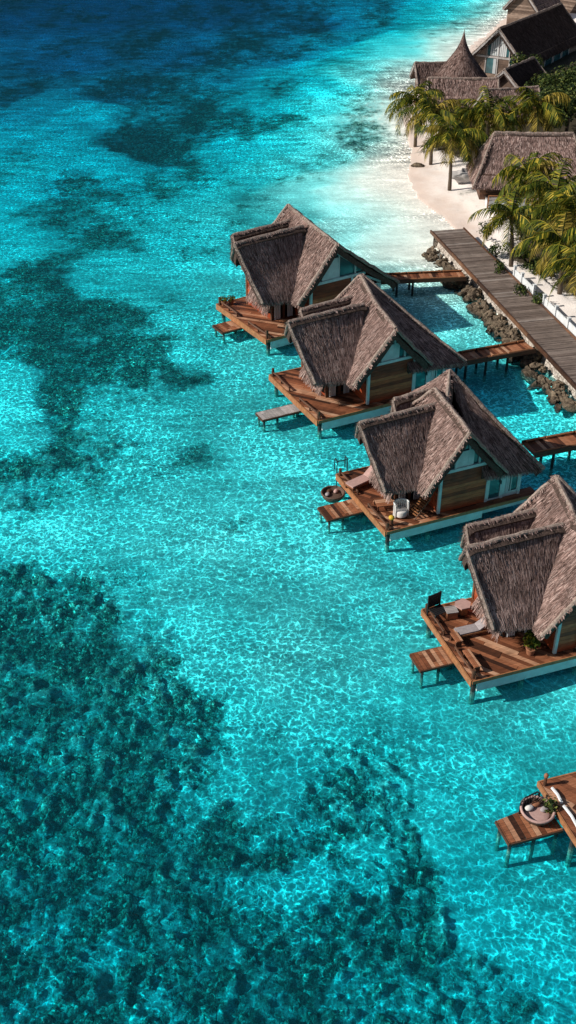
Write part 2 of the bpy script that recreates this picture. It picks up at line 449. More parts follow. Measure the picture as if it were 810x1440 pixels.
def slope(mb, r0, r1, e0, e1, rnd, dens=300, thick=.30, sag=.10, blade=(.46, .021), over=.03, course=.5, jag=.04):
    """one thatched slope: slab plus thousands of straw strands. slots: 0 slab, 1 strands"""
    r0, r1, e0, e1 = map(Vector, (r0, r1, e0, e1))
    W0 = max(1.2, (((r1 - r0).length + (e1 - e0).length) / 2))
    def P(s, t):
        p = lerp(lerp(r0, r1, s), lerp(e0, e1, s), t)
        ro = max(0.0, (t - .82) / .18) ** 2 * .16 + max(0.0, abs(s - .5) * 2 - (1 - .5 / W0)) ** 2 * (W0 / .5) ** 2 * .09
        return p - N0 * (sag * math.sin(math.pi * min(1, t)) * .9 + ro)
    N0 = (lerp(e0, e1, .5) - lerp(r0, r1, .5)).cross(((r1 - r0) + (e1 - e0)))
    N0.normalize()
    if N0.z < 0: N0 = -N0
    ns, ntt = 14, 12
    ph = rnd.uniform(0, 6)
    def wob(s, t): return N0 * (jag * (math.sin(s * 7 + ph) * math.cos(t * 5 + ph)))
    top = [[P(i / ns, j / ntt) + wob(i / ns, j / ntt) for i in range(ns + 1)] for j in range(ntt + 1)]
    bot = [[P(i / ns, j / ntt) - N0 * thick for i in range(ns + 1)] for j in range(ntt + 1)]
    b = len(mb.v)
    for row in top + bot:
        for p in row: mb.v.append(tuple(p))
    W = ns + 1
    flip = (top[0][1] - top[0][0]).cross(top[1][0] - top[0][0]).dot(N0) < 0
    def F(q):
        mb.f.append(tuple(reversed(q)) if flip else tuple(q)); mb.mi.append(0)
    off = W * (ntt + 1)
    for j in range(ntt):
        for i in range(ns):
            q = [b + j * W + i, b + j * W + i + 1, b + (j + 1) * W + i + 1, b + (j + 1) * W + i]
            F(q); F([x + off for x in reversed(q)])
    for i in range(ns):
        q = [b + i, b + i + off, b + i + 1 + off, b + i + 1]; F(q)
        q = [b + ntt * W + i + 1, b + ntt * W + i + 1 + off, b + ntt * W + i + off, b + ntt * W + i]; F(q)
    for j in range(ntt):
        q = [b + (j + 1) * W, b + (j + 1) * W + off, b + j * W + off, b + j * W]; F(q)
        q = [b + j * W + ns, b + j * W + ns + off, b + (j + 1) * W + ns + off, b + (j + 1) * W + ns]; F(q)
    # strands
    wid = ((r1 - r0).length + (e1 - e0).length) / 2; hgt = ((e0 - r0).length + (e1 - r1).length) / 2
    n = int(wid * hgt * dens)
    ncourse = max(2, hgt / course)
    for _ in range(n):
        s = rnd.uniform(-.012, 1.012); t = rnd.random()
        if rnd.random() < .5:
            t = (math.floor(t * ncourse) + rnd.uniform(0, .3)) / ncourse + .04 * math.sin(s * 9 + ph) / max(1, hgt)
        t = min(max(t, -.01), 1.0)
        p = P(s, t) + wob(s, t)
        d = (lerp(e0, e1, s) - lerp(r0, r1, s)).normalized()
        al = (r1 - r0).normalized()
        d = (d + al * rnd.gauss(0, .10)).normalized()
        L = blade[0] * rnd.uniform(.5, 1.4); w = blade[1] * rnd.uniform(.6, 1.5)
        lim = (1.0 - t) * hgt + over + rnd.uniform(-.02, .14)
        L = min(L, max(.12, lim))
        wd = N0.cross(d).normalized() * (w / 2)
        up = rnd.uniform(.012, .06)
        q0 = p + N0 * .012; q1 = p + d * L + N0 * up
        if t > .93: q1 += Vector((0, 0, -rnd.uniform(0, .10)))
        mb.face([q0 - wd, q0 + wd, q1 + wd * .7, q1 - wd * .7], 1)
    # shaggy fringe hanging below the eave
    m = int((e1 - e0).length * 90)
    for _ in range(m):
        s = rnd.random(); p = lerp(e0, e1, s) - N0 * rnd.uniform(0, thick * 1.0)
        d = ((lerp(e0, e1, s) - lerp(r0, r1, s)).normalized() + Vector((0, 0, -rnd.uniform(.3, 1.2))) + (r1 - r0).normalized() * rnd.gauss(0, .15)).normalized()
        L = rnd.uniform(.06, .24); w = rnd.uniform(.015, .035)
        wd = (e1 - e0).normalized() * w / 2
        mb.face([p - wd, p + wd, p + d * L + wd * .5, p + d * L - wd * .5], 1)

def ridge_roll(mb, pts, r, rnd, side=None):
    """bound ridge or verge roll in slot 2, with short straw stubs"""
    P = [Vector(p) for p in pts]; fine = []
    for a, b in zip(P, P[1:]):
        k = max(2, int((b - a).length / .35))
        fine += [lerp(a, b, i / k) for i in range(k)]
    fine.append(P[-1])
    mb.tube([p + Vector((rnd.gauss(0, .012), rnd.gauss(0, .012), rnd.gauss(0, .02))) for p in fine], [r * rnd.uniform(.85, 1.15) for _ in fine], 7, 2)
    for a, b in zip(fine, fine[1:]):
        d = (b - a).normalized(); sd_ = d.cross(Vector((0, 0, 1))).normalized()
        for _ in range(int((b - a).length * 45)):
            p = lerp(a, b, rnd.random()); ang = rnd.uniform(-1.3, 1.3)
            o = (sd_ * math.sin(ang) + Vector((0, 0, 1)) * math.cos(ang))
            tdir = (sd_ * (1 if ang > 0 else -1) + Vector((0, 0, -.6)) + d * rnd.gauss(0, .3)).normalized()
            q0 = p + o * r; q1 = q0 + tdir * rnd.uniform(.08, .2) + o * .01
            wd = d * rnd.uniform(.008, .016)
            mb.face([q0 - wd, q0 + wd, q1 + wd, q1 - wd], 1)

GTH = [M['tbase'], thatch_blade('grey_thatch', .55), M['tcap']]
DTH = [M['tbase'], thatch_blade('shade_dark_thatch', .22), M['tcap']]  # thatch colour darkened so the big roof reads as shaded
TH = [M['tbase'], M['blade'], M['tcap']]

# ------------------------------------------------------------------ lagoon villas
def post(mb, x, y, z0, z1, r=.10, m=0): mb.tube([(x, y, z0), (x, y, (z0 + z1) / 2), (x, y, z1)], [r * 1.05, r, r * .95], 8, m)

def window(parent, x0, x1, z0, z1, y, frame='shaded_white_paint', panes=2, depth=.07, name='window', curtain=False):
    """window in the wall plane y (facing -y)"""
    f = MB(); t = .07
    f.box(x0, x0 + t, y - depth, y, z0, z1); f.box(x1 - t, x1, y - depth, y, z0, z1)
    f.box(x0 + t, x1 - t, y - depth + .004, y, z1 - t, z1); f.box(x0 + t, x1 - t, y - depth + .004, y, z0, z0 + t)
    for i in range(1, panes):
        xx = lerp(x0, x1, i / panes); f.box(xx - t * .35, xx + t * .35, y - depth + .008, y, z0 + t, z1 - t)
    o = f.build(name, M[frame], parent)
    g = MB(); g.box(x0 + t, x1 - t, y - .02, y - .005, z0 + t, z1 - t); g.build('pane', M['glass'], o)
    if curtain:
        c = MB()
        c.box(x0 + t + .02, lerp(x0, x1, .38), y - .045, y - .022, z0 + t, z1 - t); c.build('curtain', M['curtain'], o)
    return o

def make_villa(npx, ang, sc, label, ridge, lean=0.0, hip=False, a2=(.02, 4.85), dlen=5.7, zs=1.0, ox=0.0, seed=1, rear=None, platform=None, front='wood', stilt_z=-2.6, grey_platform=False):
    rnd = random.Random(seed)
    N = at(npx[0], npx[1], .78)
    root = thing('overwater_villa', label, 'villa', N, rad(ang) + math.pi / 2, sc, 'thatched villas standing over the lagoon')
    # --- deck
    d = MB()
    planks(d, [(0, 0), (4.2 + ox, 0), (4.2 + ox, dlen), (0, dlen)], rad(-52), .215, .02, 0, .06, 3.6, rnd)
    planks(d, [(4.22 + ox, 0), (9.0 + ox, 0), (9.0 + ox, .7), (4.22 + ox, .7)], 0, .17, .02, -.002, .06, 3.0, rnd)
    dk = d.build('deck', M['deck'], root)
    e = MB()
    e.box(-.07, -.005, -.02, dlen + .02, -.30, .035); e.box(-.005, 4.2, dlen + .005, dlen + .07, -.30, .03)
    e.box(0.0, 9 + ox, -.06, -.005, -.16, .02)
    e.build('edge_board', M['orange'], root)
    f = MB(); f.box(.25, 5.6 + ox, -.05, .03, -.62, -.165); f.box(5.604 + ox, 9.0 + ox, .12, .2, -.5, -.165)
    f.build('fascia', M['shaded_white_paint'], root)
    u = MB()
    for yy in (.5, 2.0, 3.6, dlen - .3): u.box(.1, 9 + ox, yy - .07, yy + .07, -.32, -.07)
    u.build('joist', M['timber'], root)
    # low kerb rail along the lagoon edge
    for a, b in ((.05, dlen * .40), (dlen * .62, dlen * .97)):
        r = MB()
        pts = [(.16 + rnd.uniform(-.03, .03), lerp(a, b, t / 4), .20 + rnd.uniform(-.02, .03)) for t in range(5)]
        r.tube(pts, .055, 6)
        for t in (0, 2, 4): r.tube([(pts[t][0], pts[t][1], 0), pts[t]], .05, 6)
        r.build('edge_rail', M['timber'], root)
    for (x, y) in ((.12, .15), (.12, dlen - .15)):
        p = MB(); post(p, x, y, 0, .42 + .1 * rnd.random(), .085); p.build('bollard', M['timber'], root)
    for (x, y) in ((.25, .25), (.25, dlen * .5), (.25, dlen - .3), (2.6, .25), (5.3, .25), (8.6 + ox, .3), (8.6 + ox, 4.9), (2.6, dlen - .3), (5.3, dlen - .4)):
        p = MB(); post(p, x, y, stilt_z / sc, -.08, .12); p.build('stilt', M['dark_post'], root)
    # --- swim platform
    x0, x1, y0, y1, pz = platform
    pf = MB(); planks(pf, [(x0, y0), (x1, y0), (x1, y1), (x0, y1)], rad(90), .19, .02, pz, .05, 2.5, rnd)
    plat = pf.build('swim_platform', M['pale_grey' if grey_platform else 'deck'], root)
    b = MB(); b.box(x0, x1, y0 - .05, y0 - .004, pz - .12, pz - .01); b.box(x0 - .05, x0 - .004, y0 - .05, y1, pz - .12, pz - .01); b.box(x0, x1, y1 + .004, y1 + .05, pz - .12, pz - .01)
    b.build('edge_board', M['timber'], plat)
    for (x, y) in ((x0 + .12, y0 + .1), (x0 + .12, y1 - .1), (x0 + .9, y0 + .1), (x1 - .1, y1 - .1)):
        p = MB(); post(p, x, y, stilt_z / sc, pz - .05, .07); p.build('leg', M['dark_post'], plat)
    s = MB()
    for i in range(2): s.box(x1 - .02, .02, lerp(y0, y1, .3), lerp(y0, y1, .75), pz * (.65 - .33 * i) - .04, pz * (.65 - .33 * i))
    s.build('step', M['timber'], plat)
    # --- walls
    X = lambda x: x + ox
    wl, wf, wr, wb = 1.62, .42, 8.0, 5.0
    w = MB()
    def boards(a, b, z0, z1, n):            # horizontal boards along a wall from a to b
        a, b = Vector((a[0], a[1], 0)), Vector((b[0], b[1], 0))
        for i in range(n):
            za, zb = lerp(z0, z1, i / n) + .006, lerp(z0, z1, (i + 1) / n) - .006
            o = Vector((0, 0, (za + zb) / 2))
            w.beam(a + o, b + o, .06, zb - za)
    boards((X(3.2), wf), (X(6.0), wf), .02, 2.36 * zs, 11)
    boards((X(3.2), 2.1), (X(3.2), wf + .03), .02, 2.4, 11)
    boards((X(wr), wf + .03), (X(wr), wb), .02, 1.75 * zs, 8)
    boards((X(wl), wb), (X(wr), wb), .02, 1.75 * zs, 8)
    boards((X(wl), 2.1), (X(wl), 4.9), .02, .75, 4)
    boards((X(wl), 3.9), (X(wl), 4.9), .75, 2.4, 8)
    w.build('wall', M['wallwood'], root)
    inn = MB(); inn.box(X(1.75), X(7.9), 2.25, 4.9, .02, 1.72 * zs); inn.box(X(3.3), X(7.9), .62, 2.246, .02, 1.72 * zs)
    inn.build('dark_room_fill', M['dark_room'], root)  # solid block in near-black, painting in the dark of the unlit room
    for xx, zt_ in ((3.2, 2.38), (6.0, 2.38), (6.95, (1.6 if hip else 2.1) * zs), (wr, 1.55 * zs)):
        fp = MB(); fp.box(X(xx) - .07, X(xx) + .07, wf - .075, wf + .05, .01, zt_); fp.build('wall_post', M['shaded_white_paint'], root)
    fr = MB()
    fr.box(X(3.2), X(5.9 if hip else 6.9), wf - .095, wf + .06, 2.38 * zs, 2.55 * zs)
    if not hip: fr.beam((X(7.0), wf - .02, 2.20 * zs), (X(8.06), wf - .02, 1.62 * zs), .1, .12)
    fr.build('wall_frame', M['shaded_white_paint'], root)
    wp = MB()
    for (xx, yy) in ((wl, 2.1), (wl, 3.0), (wl, 4.9), (2.4, 2.1), (3.2, 2.1)): wp.box(X(xx) - .07, X(xx) + .07, yy - .07, yy + .07, .01, 2.9)
    wp.beam((X(.05), 2.6, 4.55 * zs), (X(3.0), 2.6, 4.5 * zs), .12, .14)
    wp.beam((X(wl), 2.6, 2.4), (X(wl), 2.6, 4.5 * zs), .1, .1); wp.beam((X(wl), 4.1, 2.4), (X(wl), 4.1, 4.2 * zs), .1, .1)
    wp.beam((X(wl), 1.4, 2.42), (X(wl), 5.2, 2.42), .12, .12)
    wp.build('timber_post', M['timber'], root)
    # gable end of the front wing: dark loft wall set back
    lf = MB(); lf.face([(X(wl) + .03, 1.5, 2.5), (X(wl) + .03, 2.6, 4.4 * zs), (X(wl) + .03, 3.3, 3.5 * zs), (X(wl) + .03, 4.1, 4.2 * zs), (X(wl) + .03, 5.2, 2.5)][::-1])
    lf.build('loft_wall', M['timber'], root)
    # porch curtains and door under the front eave
    cu = MB()
    for a, b in ((1.72, 2.12), (2.62, 2.95)):
        k = 7
        for i in range(k):
            xa, xb = lerp(a, b, i / k), lerp(a, b, (i + 1) / k); ya = 2.0 - .04 * (i % 2); yb = 2.0 - .04 * ((i + 1) % 2)
            cu.face([(X(xa), ya, .03), (X(xb), yb, .03), (X(xb), yb, 2.0), (X(xa), ya, 2.0)])
    cu.build('curtain', M['curtain'], root)
    # door and windows of the front wall
    if front == 'wood':
        dr = window(root, X(6.07), X(6.88), .05, 1.85 * zs if hip else 2.2 * zs, wf, panes=1, name='door')
        hd = MB(); hd.box(X(6.78), X(6.83), wf - .13, wf - .07, .95, 1.15); hd.build('handle', M['black'], dr)
        window(root, X(7.02), X(7.93), .25, 1.58 * zs, wf, panes=2, curtain=True)
        op = MB(); op.box(X(7.02), X(7.93), wf - .02, wf + .03, .02, .246); op.build('window_plinth', M['shaded_white_paint'], root)
    else:
        window(root, X(4.2), X(6.9), .08, 2.34, wf - .1, panes=2)
        window(root, X(7.02), X(7.93), .08, 1.62 * zs, wf, panes=1)
    # gable window wall
    G = Vector(ridge[0]); eL = Vector((1.75, -.12, 1.75)); eR = Vector((6.75, -.12, 2.0)) if hip else Vector((9.0, -.12, 1.55))
    G.z *= zs
    def zl(x): return lerp(G.z, eL.z, (G.x - x) / (G.x - eL.x)) if x < G.x else lerp(G.z, eR.z, (x - G.x) / (eR.x - G.x))
    gx = 5.95 if hip else 7.1
    gw = MB()
    gp = [(X(x), wf + .02, zz) for x, zz in ((3.0, 2.55 * zs), (gx, 2.55 * zs), (gx - .04, max(2.56 * zs, zl(gx - .04) - .5)), (G.x, G.z - .5), (3.0, max(2.56 * zs, zl(3.0) - .5)))]
    gw.face(gp)
    gw.build('gable_pane', M['glass'], root)
    gf = MB()
    for x in ((3.35, 3.95, 4.7, 5.35) if hip else (3.35, 3.95, 5.05, 6.2)):
        gf.box(X(x) - .045, X(x) + .045, wf - .07, wf + .01, 2.552 * zs, zl(x) - .46)
    gf.beam((X(2.95), wf - .04, zl(2.95) - .52), (X(G.x), wf - .04, G.z - .48), .1, .12)
    gf.beam((X(G.x), wf - .046, G.z - .48), (X(6.2 if hip else 7.9), wf - .046, zl(6.2 if hip else 7.9) - .50), .1, .12)
    gf.box(X(4.0), X(5.0), wf - .05, wf - .006, 2.56 * zs, min(zl(4.0), zl(5.0)) - .5)
    gf.build('gable_frame', M['shaded_white_paint'], root)
    # --- roofs
    V = lambda p, dz=0: Vector((p[0] + ox, p[1], p[2] * zs + dz))
    rm = MB()
    Rg = [V(p) for p in ridge]
    bL = V((1.5, 5.4, 2.3)); bR = V((8.7, 5.4, 2.0)); fL = V((1.95, -.15, 1.78)); fR = V((6.75, -.15, 1.98)) if hip else V((9.0, -.15, 1.55))
    if hip: bR = V((7.6, 5.4, 2.4))
    tot = (Rg[-1] - Rg[0]).length; acc = 0; prev = (fL, fR)
    for a, b in zip(Rg, Rg[1:]):
        acc += (b - a).length; k = acc / tot
        nl, nr = lerp(fL, bL, k), lerp(fR, bR, k)
        slope(rm, a, b, prev[0], nl, rnd, sag=.14); slope(rm, a, b, prev[1], nr, rnd, sag=.10)
        prev = (nl, nr)
    ridge_roll(rm, [p + Vector((0, 0, .0)) for p in Rg], .11, rnd)
    ridge_roll(rm, [Rg[0] + Vector((0, -.02, .0)), lerp(Rg[0], fL, .5) - Vector((.06, .02, .10)), fL + Vector((0, -.02, 0))], .10, rnd)
    ridge_roll(rm, [Rg[0] + Vector((0, -.02, .0)), lerp(Rg[0], fR, .5) - Vector((-.03, .02, .05)), fR + Vector((0, -.02, 0))], .09, rnd)
    ridge_roll(rm, [Rg[-1], bR], .09, rnd); ridge_roll(rm, [Rg[-1], bL], .09, rnd)
    bk = [Rg[-1] + Vector((0, -.25, -.2)), bL + Vector((.2, -.25, -.15)), bR + Vector((-.2, -.25, -.15))]
    rm.face(bk, 0)
    if hip:                               # steep hipped block behind the front gable, eaves to the right
        pk = V(rear) if rear else Rg[-1] + Vector((.05, -.1, .04))
        c0, c1 = V((5.6, -.05, 1.9)), V((9.05, -.12, 1.55)); c2, c3 = V((8.7, 5.5, 2.0)), V((3.6, 5.5, 3.2))
        slope(rm, pk, pk + Vector((.05, 0, 0)), c0, c1, rnd, sag=.16, thick=.3)
        slope(rm, pk, pk + Vector((0, .05, 0)), c1, c2, rnd, sag=.1, dens=150)
        slope(rm, pk, pk + Vector((0, .05, 0)), c2, c3, rnd, sag=.1, dens=60)
        if rear: slope(rm, pk, pk + Vector((0, .05, 0)), V((3.9, 1.7, 4.55)), V((3.5, 5.5, 4.2)), rnd, sag=.05)
        for q in ((c1, c2, V((3.9, 1.7, 4.55))) if rear else (c1, c2)): ridge_roll(rm, [pk, lerp(pk, q, .5) - Vector((0, 0, .08)), q], .10, rnd)
    rm.build('roof', TH, root)
    wg = MB()
    A0, A1 = V((-.42, 2.6, 5.0)), V((4.1, 2.65, 5.12)); a0, a1 = V((.16, .62, 2.0)), V((2.9, .40, 1.80))
    vl0, vl1 = V((-.15, 3.45, 3.75)), V((4.0, 3.45, 3.75))
    B0, B1 = V((a2[0], 4.15, a2[1])), V((4.3, 4.2, a2[1] + .1)); b0, b1 = V((a2[0] + .62, 5.45, 2.75)), V((3.3, 5.45, 2.75))
    slope(wg, A0, A1, a0, a1, rnd, sag=.12); slope(wg, A0, A1, vl0, vl1, rnd, sag=.02)
    slope(wg, B0, B1, vl0 + Vector((.1 + a2[0], .03, 0)), vl1 + Vector((0, .03, 0)), rnd, sag=.02); slope(wg, B0, B1, b0, b1, rnd, sag=.1)
    ridge_roll(wg, [A0, A1], .10, rnd); ridge_roll(wg, [B0, B1], .10, rnd)
    ridge_roll(wg, [A0 + Vector((-.02, 0, 0)), lerp(A0, a0, .5) + Vector((.03, .06, -.06)), a0], .10, rnd)
    ridge_roll(wg, [A0 + Vector((-.02, 0, -.02)), vl0, vl0 + Vector((.1 + a2[0], .03, 0)), B0 + Vector((-.02, 0, 0))], .08, rnd)
    ridge_roll(wg, [B0, b0], .09, rnd)
    wg.build('wing_roof', TH, root)
    # thatched pent roof round the lagoon end
    pr_ = MB()
    slope(pr_, V((.98, 1.3, 1.9)), V((.92, 3.0, 2.4)), V((.70, 1.15, 1.05)), V((.50, 3.1, 1.45)), rnd, dens=260, thick=.16, sag=.02, over=.18)
    pr_.build('pent_roof', TH, root)
    ob = MB(); ob.beam(V((.90, 1.3, 1.98)), V((.84, 3.1, 2.5)), .16, .12)
    ob.build('bargeboard', M['orange'], root)
    return root

villa1 = make_villa((375, 478), -58, 1.2, 'farthest of the thatched lagoon villas, nearest the beach, with double wing ridges', [(4.5, -.15, 4.85), (4.5, 2.5, 5.2), (4.55, 5.0, 5.6)], a2=(.35, 4.85), dlen=5.75, zs=.97, seed=11, platform=(-1.2, .2, 2.95, 4.1, -.42))
villa2 = make_villa((447, 592), -63.5, 1.13, 'thatched villa second from the beach, its lagoon step a bleached grey board', [(4.35, -.15, 4.75), (4.65, 2.6, 5.2), (5.0, 4.7, 5.85)], dlen=5.75, zs=.92, seed=12, hip=True, a2=(1.1, 4.75), platform=(-2.2, .1, 2.05, 2.9, -.42), grey_platform=True)
villa3 = make_villa((543, 748), -67, 1.0, 'thatched villa with twin stepped ridges, a round daybed by its lagoon platform', [(4.2, -.15, 4.9), (4.1, 3.2, 5.65)], dlen=5.8, seed=13, hip=True, a2=(2.3, 4.95), rear=(5.2, 3.7, 6.25), platform=(-1.95, .05, 2.7, 3.95, -.48))
villa4 = make_villa((664, 958), -71, 1.0, 'nearest whole thatched villa, cut by the right edge, with a black slatted chair on deck', [(4.5, -.15, 4.7), (4.55, 2.2, 5.4), (4.6, 4.4, 6.35)], dlen=4.9, zs=1.0, ox=.95, seed=14, hip=True, a2=(.4, 4.85), front='glass', platform=(-1.5, .15, 1.75, 2.85, -.48))

# --- fifth villa: only the corner of its deck reaches into the picture
N5 = at(800, 1164, .8)
v5 = thing('overwater_deck', 'reddish sun deck corner at the lower right with a lower platform and round tub', 'deck', N5, rad(-73) + math.pi / 2, .88)
rnd5 = random.Random(55)
d = MB(); planks(d, [(0, -3.5), (6, -3.5), (6, 2.5), (0, 2.5)], rad(-58), .26, .02, 0, .06, 3.6, rnd5); d.build('deck_boards', M['deck'], v5)
e = MB(); e.box(-.08, -.005, -3.5, 2.56, -.26, .03); e.box(-.005, 6, 2.505, 2.57, -.26, .03); e.build('edge_board', M['orange'], v5)
u = MB()
for yy in (-3, -1, 1, 2.3): u.box(.1, 6, yy - .08, yy + .08, -.34, -.07)
u.build('joist', M['timber'], v5)
for x, y in ((.2, -3), (.2, -.2), (.2, 2.2), (3, 2.2), (3, -2)):
    p = MB(); post(p, x, y, -5, -.08, .12); p.build('stilt', M['dark_post'], v5)
pf = MB(); planks(pf, [(-2.45, .35), (.0, .35), (-.1, 1.85), (-2.45, 1.55)], rad(90), .24, .025, -.5, .06, 3, rnd5)
pl5 = pf.build('swim_platform', M['deck'], v5)
b = MB(); b.box(-2.45, 0, .29, .345, -.66, -.52); b.box(-2.51, -2.455, .29, 1.55, -.64, -.49); b.build('edge_board', M['timber'], pl5)
for x, y in ((-2.3, .5), (-1.2, .5), (-2.3, 1.4), (-.15, .5), (-.2, 1.6)):
    p = MB(); post(p, x, y, -4, -.56, .085); p.build('leg', M['dark_post'], pl5)
for a, b_ in ((-.2, 1.0), (1.15, 2.0)):
    r = MB(); r.tube([(.3, a, .10), (.33, lerp(a, b_, .5), .14), (.3, b_, .10)], .07, 6); r.build('edge_rail', M['white_paint'], v5)

# ------------------------------------------------------------------ furniture and small things on the decks
def local(v, x, y, z=0): return v.matrix_basis @ Vector((x, y, z))
for o in (villa1, villa2, villa3, villa4, v5): bpy.context.view_layer.update()

def daybed(loc, rz, s, label, cloth, inner=('cushion_pink', 'white_cloth', 'terracotta', 'cushion_grey')):
    t = thing('round_daybed', label, 'daybed', loc, rz, s, 'round daybeds by the water')
    b = MB(); b.lathe([(.30, 0), (.46, .06), (.58, .22), (.64, .38), (.62, .44), (.56, .40), (.50, .24), (.40, .18)], 24); b.build('basket', M['wicker'], t, True)
    r = MB(); r.tube([(.61 * math.cos(a), .61 * math.sin(a), .43) for a in [i * 2 * math.pi / 28 for i in range(29)]], .055, 8); r.build('rim', M[cloth], t, True)
    c = MB(); c.lathe([(.47, .20), (.49, .25), (.45, .29), (.25, .30), (.0, .30)], 20); c.build('cushion', M[inner[0]], t, True)
    for k, (x, y, m) in enumerate(((-.22, .22, inner[1]), (.12, .28, inner[2]), (.28, -.05, inner[3]))):
        q = MB(); q.blob((x, y, .38), .17, 12, 0, k, .1, (1.1, .75, .5)); q.build('pillow', M[m], t, True)
    return t
daybed(at(754, 1149, .37), .4, .98, 'round wicker tub with pale pink rim lying on the lowest platform', 'cushion_pink')
daybed(at(468, 702, -.06), 1.1, 1.0, 'dark round wicker tub beside the step of the twin-ridged villa', 'wicker', ('wicker', 'cushion_grey', 'timber', 'cushion_pink'))

def ladder(loc, rz, s, label):
    t = thing('pool_ladder', label, 'ladder', loc, rz, s)
    for x in (-.3, .3):
        m = MB(); m.tube([(x, .0, -1.9), (x, 0, .62), (x, .05, .72), (x, .28, .72), (x, .33, .62), (x, .33, 0)], .03, 7); m.build('rail', M['black'], t)
    for z in (-1.4, -1.0, -.6, -.2): 
        m = MB(); m.tube([(-.3, 0, z), (.3, 0, z)], .025, 6); m.build('rung', M['black'], t)
    m = MB(); m.tube([(-.3, 0, .68), (.3, 0, .68)], .025, 6); m.build('crossbar', M['black'], t)
    return t
ladder(at(481, 664, .8) + Vector((0, .1, 0)), .35, 1.0, 'black frame ladder at the back corner of the deck under the twin ridges')

# wire basket ladder of the fifth deck
t = thing('wire_basket', 'black wire basket hung on the side of the lowest deck', 'basket', at(744, 1132, .60), .5, 1)
m = MB()
for i in range(7): m.tube([(-.4 + i * .133, 0, -.35), (-.4 + i * .133, .02, .45 + .08 * math.sin(i / 6 * math.pi))], .014, 5)
for z in (-.35, -.1, .15, .4): m.tube([(-.42, 0, z), (0, -.05, z), (.42, 0, z)], .014, 5)
m.build('grid', M['black'], t)
m = MB(); m.tube([(-.43, 0, -.38), (-.44, 0, .42), (-.3, 0, .55), (.3, 0, .55), (.44, 0, .42), (.43, 0, -.38), (-.43, 0, -.38)], .03, 7); m.build('frame', M['black'], t)
t = thing('mooring_post', 'mooring post tipped red at the far corner of the lowest deck', 'post', local(v5, .12, 2.3, 0.03))
m = MB(); m.tube([(0, 0, -.02), (0, 0, .45)], [.07, .06], 8); m.build('shaft', M['timber'], t)
m = MB(); m.lathe([(.085, .45), (.09, .52), (.05, .60), (.0, .61)], 10); m.build('cap', M['terracotta'], t, True)
t = thing('potted_plant', 'leafy dark green plant in a pot beneath the lowest deck edge', 'plant', at(772, 1146, .37), 0, 1)
m = MB(); m.lathe([(.12, 0), (.17, .25), (.18, .3), (.14, .28)], 12); m.build('pot', M['terracotta'], t, True)

def leaf_cloud(mb, c, rx, ry, rz, n, size, rnd, m=0, flat=.0):
    for _ in range(n):
        a = rnd.uniform(0, 6.283); zz = rnd.uniform(-1, 1); q = math.sqrt(1 - zz * zz); k = rnd.random() ** .35
        o = Vector((q * math.cos(a), q * math.sin(a), zz))
        p = Vector(c) + Vector((o.x * rx, o.y * ry, o.z * rz)) * k
        nrm = (o + Vector((rnd.gauss(0, .5), rnd.gauss(0, .5), rnd.gauss(0, .5) + .5))).normalized()
        d = nrm.cross(Vector((rnd.gauss(0, 1), rnd.gauss(0, 1), rnd.gauss(0, 1)))).normalized()
        w = nrm.cross(d); L = size * rnd.uniform(.6, 1.35)
        mb.face([p, p + d * L * .5 + w * L * .30, p + d * L - nrm * L * .12, p + d * L * .5 - w * L * .30], m)
rl = random.Random(5)
m = MB(); leaf_cloud(m, (0, 0, .55), .3, .3, .3, 130, .16, rl); m.build('foliage', M['leaf'], t)

def mooring(loc, label):
    t = thing('mooring_post', label, 'post', loc)
    m = MB(); m.tube([(0, 0, -.02), (0, 0, .42)], [.11, .10], 10); m.build('shaft', M['timber'], t)
    m = MB(); m.lathe([(.115, .36), (.15, .42), (.15, .50), (.08, .56), (0, .57)], 12); m.build('cap', M['yellow'], t, True)
mooring(local(villa3, .5, .42, .02), 'short brown post with a yellow cap on the twin-ridged villa\'s near deck corner')

def tub_chair(loc, rz, label):
    t = thing('tub_chair', label, 'chair', loc, rz)
    k = 14; b = MB()
    for i in range(k):
        a = lerp(-.35, math.pi + .35, i / (k - 1)); x, y = .40 * math.cos(a), .36 * math.sin(a)
        b.hexa([(x * q + dx * -math.sin(a) * .035, y * q + dx * math.cos(a) * .035, z) for z in (.05, .82) for q, dx in ((1, -1), (1, 1), (.9, 1), (.9, -1))])
    b.build('backrest', M['white_cloth'], t)
    s = MB(); s.lathe([(.33, .1), (.34, .36), (.30, .42), (0, .43)], 16); s.build('seat', M['white_cloth'], t, True)
    r = MB(); r.tube([(.39 * math.cos(a), .35 * math.sin(a), .83) for a in [lerp(-.35, math.pi + .35, i / 16) for i in range(17)]], .035, 6); r.build('top_rail', M['white_paint'], t, True)
    return t
tub_chair(local(villa3, 1.32, .95, .01), .3, 'white slatted tub chair under the front eave of the twin-ridged villa')

def deck_chair(loc, rz, label, s=1):
    t = thing('deck_chair', label, 'chair', loc, rz, s)
    for x in (-.3, .3):
        m = MB(); m.beam((x, -.5, .02), (x, .42, .95), .05, .05); m.build('frame', M['timber'], t)
        m = MB(); m.beam((x * .9, .45, .02), (x * .9, -.35, .5), .05, .05); m.build('leg', M['timber'], t)
    m = MB()
    for i in range(9):
        a = i / 8; m.beam((-.3, -.38 + .8 * a, .20 + .73 * a), (.3, -.38 + .8 * a, .20 + .73 * a), .075, .02)
    m.build('seat', M['orange'], t)
deck_chair(local(villa3, 2.25, .72, .01), -1.0, 'reclined wooden deck chair in shade by the twin-ridged villa\'s plank wall')

